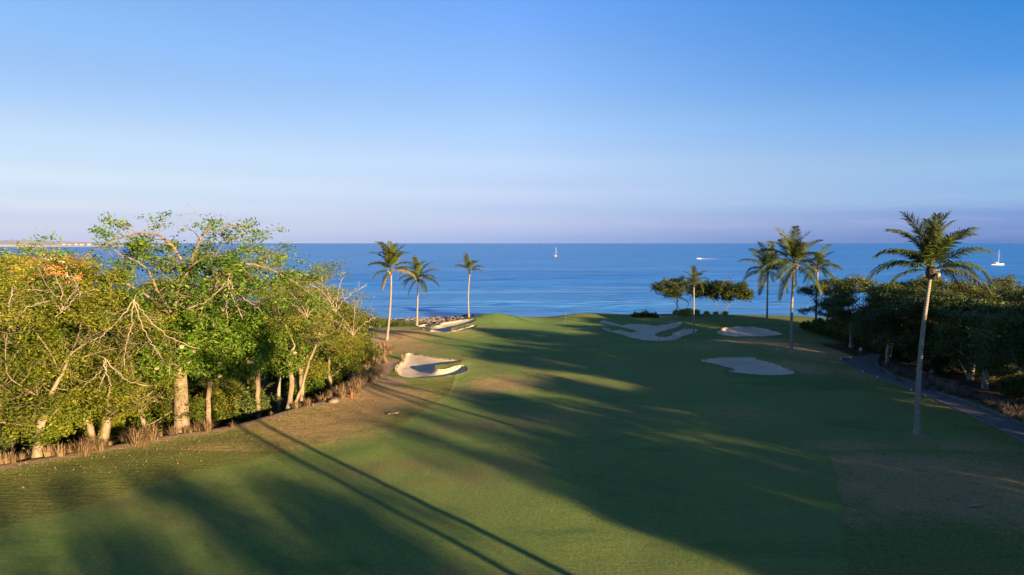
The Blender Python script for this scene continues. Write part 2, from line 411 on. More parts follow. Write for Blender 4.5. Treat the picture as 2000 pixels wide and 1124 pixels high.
# the rim of the wooded gully on the left
RIM_PX = [(-900, 1124), (0, 918), (140, 893), (340, 853), (470, 832), (620, 791), (690, 768), (742, 738), (752, 712), (728, 688), (690, 668), (640, 640)]
def flat_xy(px, py):
    d = ray(px, py); t = CAM_Z / -d[2]; return np.array([d[0] * t, d[1] * t])
RIM = np.array([flat_xy(*p) for p in RIM_PX])
RIM_POLY = np.vstack([RIM, [[-70, 125], [-300, 125], [-300, 0]]])
def H(x, y):
    x = np.asarray(x, float); y = np.asarray(y, float)
    e = np.interp(x, EDGE_X, EDGE_Y)
    z = -4.6 * sstep(0, 30, y - e) - 6.0 * sstep(30, 85 + 75 * sstep(-4, -14, x), y - e)
    z = z + 1.5 * gauss(x, y, -3.6, 139, 4.6, 4.8) + 1.2 * gauss(x, y, 16, 143, 7, 4.0) - .5 * gauss(x, y, 6.5, 143, 4, 6) + .75 * gauss(x, y, 46, 141, 17, 9)
    z = z + .55 * gauss(x, y, 17, 98, 13, 3.2, -.12) + .75 * gauss(x, y, 31, 101, 8, 3.5, -.1) + .35 * gauss(x, y, 8, 104, 7, 3, -.3)
    z = z + .4 * gauss(x, y, 2, 118, 12, 5, .2) + .3 * gauss(x, y, -9, 99, 6, 3, -.3) + .45 * gauss(x, y, -14, 121, 7, 4, .2)
    z = z + (.35 * (fbm(x / 16 + 9, y / 12 + 3, 3) - .5) + .10 * (fbm(x / 3.5, y / 3.5, 2) - .5)) * sstep(0, 20, y)
    rim = poly_sd(x, y, RIM_POLY)
    z = z - 1.7 * sstep(.3, 5.5, -rim) + .12 * np.exp(-(rim / 1.5) ** 2)
    return z
def ground_hit(px, py):
    d = ray(px, py); ys = np.linspace(20, 260, 1200); X = d[0] / d[1] * ys; Z = CAM_Z + d[2] / d[1] * ys
    h = H(X, ys); i = np.argmax(Z < h)
    if i == 0: return np.array([*flat_xy(px, py), 0])
    a = (Z[i - 1] - h[i - 1]) / ((Z[i - 1] - h[i - 1]) - (Z[i] - h[i])); yy = ys[i - 1] + a * (ys[i] - ys[i - 1])
    return np.array([d[0] / d[1] * yy, yy, float(H(d[0] / d[1] * yy, yy))])

BUNK_PX = {
 'near_left': [(791,694),(800,692),(815,694),(835,697),(855,700),(872,702.5),(890,704.5),(905,706),(894,709.5),(872,715),(855,720),(849,723),(856,726),(868,725.5),(883,721.6),(899,717),(908,717.5),(914,722.7),(910,729),(894,734.8),(872,738),(839,741.4),(806,742),(789,740),(777,734.8),(772,726),(775,715),(786,707)],
 'far_left': [(815,639),(823,636),(834,634.8),(845,637),(857,637.4),(859,633.5),(872,631),(888,628.5),(905,626),(926,624.6),(929,627.5),(922,632),(908,636),(893,639),(882,643),(882,647),(893,646.5),(904,642),(918,638),(931,637),(931,639.5),(915,644.5),(898,648.5),(880,650),(860,651.5),(842,650),(826,646),(824,644),(835,644.8),(843,646),(832,641.5)],
 'center': [(1170,628.8),(1184,628),(1199,632),(1215,636.3),(1235,634),(1259,635),(1281,637.8),(1298,635),(1316,632.5),(1336,631),(1329,638.5),(1307,646),(1284,653),(1286,659),(1303,659.4),(1316,650.6),(1334,644),(1356,644),(1363,647),(1355,652.8),(1334,659.4),(1320,666),(1294,667.8),(1261,667),(1232,661.6),(1212,655),(1184,648.4),(1173,644),(1178,641.8),(1190,644),(1199,647.3),(1213,646),(1228,650),(1243,649.5),(1228,645),(1206,639.6),(1184,635.2),(1173,633.5)],
 'far_right': [(1399,649.5),(1415,641.8),(1437,639.6),(1454,640.3),(1470,639.2),(1483,641.8),(1503,646.2),(1529,653.9),(1514,657.6),(1470,659.4),(1426,658.3),(1404,655)],
 'near_right': [(1364,706.7),(1393,702.3),(1426,699.4),(1470,700.8),(1492,706.7),(1525,716.6),(1547,725.4),(1556,732),(1525,735.8),(1492,735.3),(1448,732),(1417,728),(1434,724.5),(1413,718.8),(1393,713.3)],
 'shore': [(1316,621),(1322,617.5),(1332,616.8),(1334,619.5),(1328,621.5)],
}
BUNK_LABEL = {
 'near_left': 'sand bunker nearest the left trees, sunlit with a grass tongue',
 'far_left': 'sand bunker beside the green near two slim palms, half sunlit',
 'center': 'large shaded sand bunker right of the green with grass fingers',
 'far_right': 'oval shaded sand bunker behind the tall palm near the sea',
 'near_right': 'shaded sand bunker nearest the cart path below the tall palm',
 'shore': 'small patch of sand at the crest below the leaning tree',
}
DEPTH = {'near_left': .5, 'far_left': .45, 'center': .55, 'far_right': .5, 'near_right': .55, 'shore': .2}
FEAT = {}
for k, P in BUNK_PX.items():
    FEAT[k] = catmull([ground_hit(*p)[:2] for p in P], 4)
L_EDGE = [(1660,697.5),(1647,700.5),(1643,704),(1648,709),(1675,722.5),(1715,737.5),(1750,750),(1787,763.7),(1825,780),(1870,800),(1925,825),(2000,862)]
R_EDGE = [(1700,692),(1718,692.5),(1714,702),(1714,710),(1722,720),(1750,735),(1790,750),(1825,763.7),(1875,778.7),(1912,792.5),(1950,807.5),(2000,828.7)]
Lw = [ground_hit(*p)[:2] for p in L_EDGE] + [np.array(p) for p in ((40.3, 45), (40, 20), (41, -40), (43, -120))]
Rw = [ground_hit(*p)[:2] for p in R_EDGE] + [np.array(p) for p in ((44.2, 45), (43.2, 20), (44.2, -40), (46.2, -120))]
Lw = catmull(Lw, 4, False); Rw = catmull(Rw, 4, False)
FEAT['path'] = np.vstack([Lw, Rw[::-1]])

def axis(a, b, fine, lo, hi, g=1.12):
    m = list(np.arange(a, b + 1e-6, fine)); s = fine; x = m[-1]
    while x < hi: s *= g; x += s; m.append(x)
    s = fine; x = m[0]
    while x > lo: s *= g; x -= s; m.insert(0, x)
    return np.array(m)
gx = axis(-46, 62, .36, -600, 600); gy = axis(30, 164, .36, -250, 262)
NX, NY = len(gx), len(gy)
X, Y = np.meshgrid(gx, gy); X = X.ravel().copy(); Y = Y.ravel().copy()
SD = {}
for k, P in FEAT.items():
    lo, hi = P.min(0) - 6, P.max(0) + 6
    w = np.where((X > lo[0]) & (X < hi[0]) & (Y > lo[1]) & (Y < hi[1]))[0]
    sd = np.full(len(X), 99.); sd[w] = poly_sd(X[w], Y[w], P)
    near = w[np.abs(sd[w]) <= .19]                      # pull close vertices onto the outline
    for it in range(2):
        e = .01; x0, y0 = X[near], Y[near]; s0 = poly_sd(x0, y0, P)
        dx = (poly_sd(x0 + e, y0, P) - poly_sd(x0 - e, y0, P)) / (2 * e); dy = (poly_sd(x0, y0 + e, P) - poly_sd(x0, y0 - e, P)) / (2 * e)
        L = np.maximum(dx * dx + dy * dy, .3); X[near] -= s0 * dx / L; Y[near] -= s0 * dy / L
    sd[near] = 0.0
    SD[k] = sd
Z = H(X, Y)
for k in BUNK_PX:
    s = SD[k]; d = DEPTH[k]
    Z += np.where(s < 90, .16 * np.exp(-np.clip(s, 0, None) / .9), 0) * (s > 0) + .16 * (s <= 0) * np.exp(np.clip(s, None, 0) / .35)
    Z -= d * (sstep(0, .5, -s) * .55 + sstep(.2, 2.6, -s) * .45)
    Z += .05 * (fbm(X * .9, Y * .9, 3) - .5) * sstep(.2, 1, -s)
t0, t1 = ground_hit(852, 722)[:2], ground_hit(908, 711)[:2]
Z += .28 * np.exp(-(seg_dist(X, Y, t0, t1) / 1.1) ** 2) * (SD['near_left'] > -.05)
ridx = SD['near_left']; Z += .06 * np.exp(-np.clip(ridx, 0, None) / 1.6) * (ridx >= 0) * (Y < t0[1] + 1) * (ridx < 90)
ps = SD['path']; Z = np.where(ps < 90, Z - .10 * sstep(.1, -.1, ps), Z)

# colour zones
def blobs(L):
    v = np.zeros(len(X))
    for px, py, rx, ry, a in L:
        c = flat_xy(px, py); rr = flat_xy(px, py - ry)[1] - c[1] if py - ry > 600 else 8
        v = np.maximum(v, a * gauss(X, Y, c[0], c[1], rx * c[1] / FPX, abs(rr)))
    return v
rim_sd = poly_sd(X, Y, RIM_POLY)
edge = np.interp(X, EDGE_X, EDGE_Y)
dry = blobs([(620,830,130,30,.75),(740,775,90,18,.95),(700,800,80,22,.9),(820,790,50,20,.45),(760,660,70,14,.95),(720,680,50,12,1),(800,680,60,10,.8),
             (980,750,70,14,.75),(930,765,50,12,.6),(1060,735,80,10,.45),(1700,900,110,40,.8),(1850,930,200,50,.85),(1950,1000,160,70,.8),(1780,980,140,60,.7),
             (1600,690,90,14,.8),(1480,670,100,10,.7),(1680,730,70,16,.6),(1380,690,80,8,.5),(1560,720,70,12,.8),(1650,665,80,12,.5),(1450,810,110,22,.5),
             (560,870,60,16,.5),(420,880,120,18,.6),(300,930,80,20,.3),(1900,880,140,30,.6),(870,655,70,8,.5),(1000,870,90,16,.35)])
dry = np.maximum(dry, .55 * np.exp(-np.clip(rim_sd, 0, 99) / 3.2))
mow = np.array([ground_hit(*p)[:2] for p in ((1650, 1124), (1645, 1020), (1635, 960), (1620, 905), (1612, 880))]); mow = np.vstack([[[10, 10]], mow])
mx = np.interp(Y, mow[:, 1], mow[:, 0])
east = sstep(-.08, .2, X - mx + .5 * (fbm(X * .9 + 4, Y * .9, 3) - .5)) * sstep(mow[-1, 1] + 2, mow[-1, 1] - 3, Y)
dry = np.where(Y < mow[-1, 1], dry * (.25 + .75 * east) , dry) * np.where(X < -2, 1, 1); dry = np.maximum(dry, (.15 + .8 * fbm(X / 6 + 2, Y / 4, 3)) * east)
dry = dry * (1 - .75 * east * sstep(41, 35, Y + 4 * (fbm(X / 5, Y / 5 + 8, 3) - .5)) * sstep(34, 24, X))
wline = np.array([ground_hit(*p)[:2] for p in ((0, 1032), (130, 1000), (275, 955), (430, 915), (620, 872), (790, 830), (880, 770))])
wy = np.interp(X, wline[:, 0], wline[:, 1], left=20, right=400)
roughz = np.maximum(sstep(-.9, 1.4, Y - wy + 1.6 * (fbm(X * .5, Y * .5, 3) - .5)) * (X < 0) * sstep(100, 90, Y), east * .8)
roughz = np.maximum(roughz, sstep(36, 40, X) * .6)
greenz = sstep(1, -1, poly_sd(X, Y, catmull([flat_xy(*p) for p in ((945, 640), (1000, 650), (1090, 658), (1160, 650), (1165, 632), (1100, 627), (1000, 626), (950, 628))], 4)))
dirt = np.exp(-np.clip(np.abs(rim_sd - .3), 0, 99) / .9) * .85
dirt = np.maximum(dirt, blobs([(757, 722, 14, 16, 1), (770, 748, 22, 5, .9), (748, 745, 18, 8, .7), (720, 662, 40, 8, .7), (690, 770, 50, 8, .6), (1795, 848, 22, 4, .7), (755, 666, 10, 3, .6)]))
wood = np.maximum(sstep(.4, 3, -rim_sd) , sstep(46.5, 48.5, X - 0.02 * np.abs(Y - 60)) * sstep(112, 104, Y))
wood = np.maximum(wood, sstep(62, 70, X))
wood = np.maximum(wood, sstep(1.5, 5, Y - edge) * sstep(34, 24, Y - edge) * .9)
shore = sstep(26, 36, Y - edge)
idx = np.arange(NX * NY).reshape(NY, NX)
q = np.stack([idx[:-1, :-1], idx[:-1, 1:], idx[1:, 1:], idx[1:, :-1]], -1).reshape(-1, 4)
# choose the diagonal so no triangle crosses an outline
allsd = np.min([np.where(s == 99, 99, s) for s in SD.values()], axis=0)
sq = allsd[q]; d02 = (np.abs(sq[:, 0]) < 1e-6) & (np.abs(sq[:, 2]) < 1e-6)
cross13 = (sq[:, 0] * sq[:, 2] > 0) & ~d02
use02 = d02 | ((sq[:, 1] * sq[:, 3] < 0) == False) & ~((np.abs(sq[:, 1]) < 1e-6) & (np.abs(sq[:, 3]) < 1e-6))
T = np.vstack([np.where(use02[:, None], q[:, [0, 1, 2]], q[:, [0, 1, 3]]), np.where(use02[:, None], q[:, [0, 2, 3]], q[:, [1, 2, 3]])])
owner = np.zeros(len(T), int); names = list(FEAT)
for i, k in enumerate(names):
    owner[SD[k][T].mean(1) < -1e-7] = i + 1
def sub(sel, name, mat, attrs):
    t = T[sel]; u, inv = np.unique(t, return_inverse=True)
    return mesh_np(name, np.stack([X[u], Y[u], Z[u]], 1), [inv.reshape(-1, 3)], mat, True, {k: a[u] for k, a in attrs.items()})
zones = {'dry': dry, 'rough': roughz, 'green': greenz, 'dirt': dirt, 'wood': wood, 'shore': shore}
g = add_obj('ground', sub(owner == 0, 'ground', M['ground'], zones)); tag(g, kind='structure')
for i, k in enumerate(names):
    if k == 'path':
        cp = add_obj('cart_path', sub(owner == i + 1, 'cart_path', M['asphalt'], {})); tag(cp, kind='structure')
    else:
        b = add_obj('sand_bunker', sub(owner == i + 1, 'sand_bunker', M['sand'], {})); tag(b, BUNK_LABEL[k], kind='structure')
def hz(x, y): return float(H(x, y))
for P in (Lw[:60], Rw[:60]):
    kb = MB(); n = len(P); tg = np.gradient(P, axis=0); tg /= np.linalg.norm(tg, axis=1)[:, None]; nr = np.stack([-tg[:, 1], tg[:, 0]], 1)
    hh = H(P[:, 0], P[:, 1]); V = []
    for i in range(n):
        for o, dz in ((-.07, -.15), (-.07, .045), (.07, .045), (.07, -.15)):
            V.append((P[i, 0] + nr[i, 0] * o, P[i, 1] + nr[i, 1] * o, hh[i] + dz))
    kb.add(V, [(i * 4 + j, i * 4 + (j + 1) % 4, i * 4 + 4 + (j + 1) % 4, i * 4 + 4 + j) for i in range(n - 1) for j in range(4)])
    add_obj('kerb', kb.mesh('kerb', M['kerb']), cp)

# ------------------------------------------------------------------ sea
sx = axis(-170, 230, 2.2, -45000, 45000, 1.16); sy = axis(150, 420, 1.1, 149, 60000, 1.07)
SX, SY = np.meshgrid(sx, sy); SX = SX.ravel(); SY = SY.ravel()
wob = 16 * (fbm(SX / 60, SY / 50, 3) - .5)
amp = sstep(175, 230, SY) * sstep(900, 380, SY) * (.1 + 1.5 * np.clip(fbm(SX / 40 + 3, SY / 16, 3) - .3, 0, 1))
SZ = SEA_Z + .46 * amp * (np.sin((SY + wob * 1.6) / 17 * 6.283) ** 3 + .5 * np.sin((SY + .25 * SX + wob) / 7.3 * 6.283)) + .05 * np.sin(SX / 3.1 + SY / 2.7)* sstep(900, 300, SY)
shore_y = np.interp(SX, EDGE_X, EDGE_Y)
gh = H(SX, SY); foam = np.where(SY < 260, np.exp(-np.clip(SEA_Z - gh - .15, 0, 99) / .35) * (gh < SEA_Z + 1.2), 0)
si = np.arange(len(sx) * len(sy)).reshape(len(sy), len(sx))
sq = np.stack([si[:-1, :-1], si[:-1, 1:], si[1:, 1:], si[1:, :-1]], -1).reshape(-1, 4)
sea = add_obj('sea', mesh_np('sea', np.stack([SX, SY, SZ], 1), [sq], M['sea'], True, {'foam': foam, 'shallow': np.exp(-np.clip(SY - 200, 0, 1e5) / 75)})); tag(sea, kind='structure')

# ------------------------------------------------------------------ far headland
hx = np.linspace(-5200, -2460, 90); hy = np.linspace(4150, 5200, 16); HX, HY = np.meshgrid(hx, hy); HX = HX.ravel(); HY = HY.ravel()
prof = 26 + 34 * sstep(-2500, -3600, HX) * fbm(HX / 300, HY / 400 + 2, 4) * 1.5
ht = prof * sstep(4150, 4260, HY + 40 * fbm(HX / 130, HY * 0, 3)) * sstep(-2460, -2620, HX) * (.75 + .5 * fbm(HX / 120, HY / 120, 3)) + 45 * sstep(4500, 5000, HY) * sstep(-2900, -3400, HX)
hi_ = np.arange(90 * 16).reshape(16, 90); hq = np.stack([hi_[:-1, :-1], hi_[:-1, 1:], hi_[1:, 1:], hi_[1:, :-1]], -1).reshape(-1, 4)
hd = add_obj('headland', mesh_np('headland', np.stack([HX, HY, SEA_Z - 1 + ht * .42], 1), [hq], M['hill'], True, {'cliff': sstep(16, 5, ht)})); tag(hd, kind='structure')
for i, (hxp, w, h, lab) in enumerate(((128, 10, 7, 'leftmost pale villa on the far headland'), (139, 14, 5, 'low pale villa second from the left on the headland'),
                                      (152, 9, 7, 'pale villa in the middle of the headland row'), (163, 16, 6, 'long pale villa right of the middle on the headland'), (177, 11, 8, 'tall pale villa near the tip of the headland'))):
    x = (hxp - 1000) / FPX * 4270; zb = SEA_Z + 8
    t = thing('far_villa', lab, 'villa', (x, 4262, zb), 0, 'villas on the far headland')
    m = MB(); m.box(-w / 2, w / 2, -8, 8, -6, h); add_obj('wall', m.mesh('wall', M['cream']), t)
    m = MB(); m.add([(-w / 2 - 1, -9, h), (w / 2 + 1, -9, h), (w / 2 + 1, 9, h), (-w / 2 - 1, 9, h), (-w / 4, 0, h + 4), (w / 4, 0, h + 4)],
                    [(0, 1, 5, 4), (1, 2, 5), (2, 3, 4, 5), (3, 0, 4), (3, 2, 1, 0)]); add_obj('roof', m.mesh('roof', M['terracotta']), t)

# ------------------------------------------------------------------ trees
def space_col(att, nodes, parents, step, infl, kill, iters, r, trop=(0, 0, .05)):
    P = [np.array(n, float) for n in nodes]; par = list(parents); att = att.copy()
    near = np.full(len(att), -1); nd = np.full(len(att), 1e9); lo = 0
    for it in range(iters):
        new = np.array(P[lo:])
        if len(new) and len(att):
            D = np.linalg.norm(att[:, None, :] - new[None], axis=2); j = D.argmin(1); dm = D[np.arange(len(att)), j]
            u = dm < nd; nd[u] = dm[u]; near[u] = j[u] + lo
            keep = nd > kill; att, near, nd = att[keep], near[keep], nd[keep]
        lo = len(P)
        if not len(att): break
        a = nd < infl
        if not a.any(): a = nd <= nd.min() + step
        d = att[a] - np.array(P)[near[a]]; d /= np.linalg.norm(d, axis=1)[:, None]
        u, inv = np.unique(near[a], return_inverse=True); S = np.zeros((len(u), 3)); np.add.at(S, inv, d)
        S += r.normal(0, .18, S.shape) + np.array(trop); S /= np.linalg.norm(S, axis=1)[:, None] + 1e-9
        for k, i in enumerate(u):
            P.append(P[i] + step * S[k]); par.append(int(i))
        if len(P) > 5000: break
    return np.array(P), np.array(par)

def tubes(P, par, R, k=5, kthin=3, thin=.03):
    """sweep a branching skeleton into tapered tubes"""
    n = len(P); main = np.full(n, -1)
    for i in range(n - 1, 0, -1):
        p = par[i]
        if main[p] < 0 or R[i] > R[main[p]]: main[p] = i
    tin = np.zeros((n, 3)); tin[1:] = P[1:] - P[par[1:]]; tin[0] = (0, 0, 1)
    hasm = main >= 0; tang = tin.copy(); tang[hasm] += P[main[hasm]] - P[hasm]
    def ring(c, t, r, kk):
        t = t / (np.linalg.norm(t, axis=1)[:, None] + 1e-9)
        ref = np.where(np.abs(t[:, :1]) > .9, [[0, 1., 0]], [[.98, .17, .1]])
        u = np.cross(t, ref); u /= np.linalg.norm(u, axis=1)[:, None]; w = np.cross(t, u)
        a = np.arange(kk) * 2 * np.pi / kk
        return c[:, None] + r[:, None, None] * (np.cos(a)[None, :, None] * u[:, None] + np.sin(a)[None, :, None] * w[:, None])
    V = []; F = []; off = 0; ch = np.arange(1, n); pp = par[1:]
    ismain = main[pp] == ch
    for kk, sel in ((k, R[ch] >= thin), (kthin, R[ch] < thin)):
        c = ch[sel]; p = pp[sel]; im = ismain[sel]
        if not len(c): continue
        t0 = np.where(im[:, None], tang[p], tin[c]); r0 = np.where(im, R[p], np.minimum(R[c] * 1.15, R[p]))
        A = ring(P[p], t0, r0, kk); B = ring(P[c], tang[c], R[c], kk)
        m = len(c); V.append(np.concatenate([A, B], 1).reshape(-1, 3)); b = off + np.arange(m)[:, None] * 2 * kk
        j = np.arange(kk)[None]; j1 = (j + 1) % kk
        F.append(np.stack([b + j, b + j1, b + kk + j1, b + kk + j], -1).reshape(-1, 4)); off += m * 2 * kk
    return np.vstack(V), [np.vstack(F)]

def leaves(C, n, spread, L, W, r, up=.5, vclump=None, droop=0, flat=.7):
    """n leaf quads round each centre"""
    m = len(C); c = np.repeat(C, n, 0) + r.normal(0, 1, (m * n, 3)) * np.array([spread, spread, spread * flat])
    N = len(c); a = r.normal(0, 1, (N, 3)); a[:, 2] = a[:, 2] * .5 - droop; a /= np.linalg.norm(a, axis=1)[:, None]
    nn = r.normal(0, 1, (N, 3)); nn[:, 2] += up; b = np.cross(nn, a); b /= np.linalg.norm(b, axis=1)[:, None] + 1e-9
    l = (L * r.uniform(.45, 1.6, N))[:, None]; w = (W * r.uniform(.7, 1.25, N))[:, None]
    V = np.stack([c - a * l * .5, c + b * w * .5 - a * l * .08, c + a * l * .5, c - b * w * .5 - a * l * .08], 1).reshape(-1, 3)
    F = np.arange(N * 4).reshape(-1, 4)
    vc = np.repeat(r.random(m) if vclump is None else vclump, n)
    v = np.clip(.55 * vc + .45 * r.random(N) + r.normal(0, .05, N), 0, 1)
    return V, F, np.repeat(v, 4)

def ellip(r, n, c, rad, shell=.5):
    d = r.normal(0, 1, (n, 3)); d /= np.linalg.norm(d, axis=1)[:, None]
    rr = np.maximum(r.random(n) ** (1 / 3), shell * r.random(n) ** .2); return np.array(c) + d * rr[:, None] * np.array(rad)

def build_tree(seed, ell, trunk, natt, rt, tip=.015, step=.55, kill=.8, infl=6, twigs=2, twl=.7, nleaf=9, spread=.32, L=.30, W=.15,
               leafmat='leaf_olive', bark='bark_pale', leaf_frac=1., bare=None, up=.5, pex=2.35, droop=0., extra_trunks=(), flowers=0, limbs=(), flat=.7):
    r = np.random.default_rng(seed)
    vol = np.array([e[1][0] * e[1][1] * e[1][2] for e in ell]); cnt = np.maximum((natt * vol / vol.sum()).astype(int), 12)
    att = np.vstack([ellip(r, c, e[0], e[1]) for c, e in zip(cnt, ell)]); att = att[att[:, 2] > .4]
    nodes = [np.array(trunk[0], float)]; par = [0]
    def poly(path, start):
        prev = start
        for a, b in zip(path[:-1], path[1:]):
            a = np.array(a, float); b = np.array(b, float); m = max(1, int(np.linalg.norm(b - a) / .5))
            for t in np.linspace(0, 1, m + 1)[1:]:
                nodes.append(a + (b - a) * t + r.normal(0, .025, 3)); par.append(prev); prev = len(nodes) - 1
    poly(trunk, 0); fixed = {}
    for et in extra_trunks: poly([trunk[0]] + list(et), 0)
    top_i = [i for i in range(len(nodes)) if np.linalg.norm(nodes[i] - np.array(trunk[-1])) < .2][0]
    for lb in limbs: poly([trunk[-1]] + list(lb), top_i)
    nt = len(nodes)
    P, par = space_col(att, nodes, par, step, infl, kill, 140, r)
    n = len(P); child = np.bincount(par[1:], minlength=n); acc = np.zeros(n)
    for i in range(n - 1, 0, -1):
        if acc[i] == 0: acc[i] = tip ** pex
        acc[par[i]] += acc[i]
    R = np.maximum(acc, tip ** pex) ** (1 / pex); R[0] = R[1]
    s = rt / R[0]; R = np.where(R > .07, .07 + (R - .07) * max((rt - .07) / (R[0] - .07), .2), R)
    hgt = P[:nt, 2]; R[:nt] *= 1 + .38 * np.exp(-np.clip(hgt, 0, 99) / .6)
    R[:3] = np.maximum(R[:3], R[3])
    thin = np.where((R < .05) & (np.arange(n) >= nt))[0]
    # twigs
    TP = []; Tp = []; base = n
    for i in np.repeat(thin, twigs):
        d = r.normal(0, 1, 3); d[2] = d[2] * .6 + .25; d += .8 * (P[i] - P[par[i]]) / step; d /= np.linalg.norm(d)
        l = twl * r.uniform(.5, 1.3); b = P[i] + d * l * .55; d2 = d + r.normal(0, .35, 3); d2 /= np.linalg.norm(d2)
        TP += [b, b + d2 * l * .45]; Tp += [i, base + len(TP) - 2]
    TP = np.array(TP); P2 = np.vstack([P, TP]); par2 = np.concatenate([par, Tp]).astype(int); R2 = np.concatenate([R, np.tile([tip * .55, tip * .3], len(TP) // 2)])
    V, F = tubes(P2, par2, R2)
    wood = mesh_np('trunk', V, F, M[bark], True)
    C = np.vstack([TP, P[thin]])
    if bare is not None: C = C[~bare(C)]
    if leaf_frac < 1:
        cell = .65 * noise3(C * np.array([1, 1, 1.7]) + seed, .62) + .35 * noise3(C * np.array([1, 1, 1.7]) - seed, 1.3); C = C[cell < np.quantile(cell, leaf_frac)]
    vcl = np.clip((.6 * noise3(C + 7 + seed, .5) + .4 * noise3(C + seed, 1.1) - .5) * 2.4 + .5, 0, 1)
    LV, LF, lv = leaves(C, nleaf, spread, L, W, r, up, vcl, droop, flat)
    crown = mesh_np('crown', LV, [LF], M[leafmat], False, {'v': lv})
    fl = None
    if flowers:
        m = MB(); out = C[r.choice(len(C), flowers * 2, replace=False)]
        out = out[np.argsort(out[:, 1])][:flowers]
        for i, c in enumerate(out): m.blob(c + np.array([0, -.25, .1]), (.19, .19, .15), i, .35, 6, 4)
        fl = m.mesh('blossom', M['flower'])
    return dict(wood=wood, crown=crown, blossom=fl, tris=len(LF) * 2)
TREES = {}
def place_tree(kind, loc, rz, s, label, group=None, name='broadleaf_tree', cat='tree', sz=None):
    t = thing(name, label, cat, loc, rz, group); t.scale = (s, s, sz or s)
    add_obj('trunk', TREES[kind]['wood'], t); add_obj('crown', TREES[kind]['crown'], t)
    if TREES[kind]['blossom']: tag(add_obj('blossom', TREES[kind]['blossom'], t), 'dry pinkish blossom heads scattered over the crown', kind='stuff')
    return t
E3 = lambda x, y, z, a, b, c: ((x, y, z), (a, b, c))
# olive, feathery, with pale twigs: about 13-14 m
def lobes(seed, n, c, R, lobe, flat=.62):
    """a crown outline made of n overlapping lobes of uneven size"""
    g = np.random.default_rng(seed); L = []
    for i in range(n):
        d = g.normal(0, 1, 3); d /= np.linalg.norm(d); k = g.uniform(.55, 1.0); s_ = lobe * g.uniform(.65, 1.3)
        L.append(E3(c[0] + d[0] * R[0] * k, c[1] + d[1] * R[1] * k, c[2] + d[2] * R[2] * k, s_, s_, s_ * flat))
    return L
LOW = lambda n, R, z: [E3(R * math.cos(6.283 * i / n), R * math.sin(6.283 * i / n), z + .5 * math.sin(i * 2.4), 1.9, 1.9, 1.15) for i in range(n)]
OL = dict(L=.20, W=.088, spread=.44, flat=.33, up=1.3)
TREES['olive1'] = build_tree(11, lobes(1, 16, (0, 0, 7.6), (4.6, 4.4, 4.4), 1.7) + LOW(4, 3.8, 3.8), [(0, 0, -.6), (.1, 0, 1.4), (-.2, .1, 3)], 900, .22, nleaf=32, extra_trunks=[[(.9, -.2, 1.2), (1.3, -.4, 3.2)]], leaf_frac=.52, **OL)
TREES['olive2'] = build_tree(12, lobes(2, 18, (0, 0, 7.9), (5.4, 4.8, 4.3), 1.7) + LOW(4, 4.2, 3.8), [(0, 0, -.6), (.3, .1, 2), (.9, 0, 3.8)], 950, .29, nleaf=32, leaf_frac=.5, **OL)
TREES['olive3'] = build_tree(13, lobes(3, 15, (0, 0, 6.9), (4.2, 4.2, 4.6), 1.7) + LOW(3, 3.0, 3.2), [(0, 0, -.6), (-.2, 0, 1.5), (.2, 0, 2.6)], 820, .20, nleaf=32, leaf_frac=.54, **OL)
TREES['twiggy'] = build_tree(14, lobes(4, 17, (0, 0, 8), (5.2, 4.8, 3.8), 1.7), [(0, 0, -.6), (.4, 0, 2.4), (.1, .1, 5), (.7, 0, 6)], 900, .26, nleaf=26, leaf_frac=.42, twl=1.0, tip=.019, extra_trunks=[[(1.3, .2, 2), (1.9, .3, 4.4), (2.6, .3, 6)]], **OL)
# bright, dense with blossom heads
TREES['bright1'] = build_tree(21, [E3(0, 0, 9, 4.6, 4, 2.6), E3(-2.6, -1, 6.8, 2.8, 2.8, 2.2), E3(2.8, -.8, 7, 3, 2.8, 2.4)],
    [(0, 0, -.6), (0, .2, 2.4), (.2, 0, 4.4)], 460, .24, nleaf=26, L=.27, W=.14, spread=.36, leafmat='leaf_bright', bark='bark_brown', twigs=2, flowers=34, droop=.25, leaf_frac=.9)
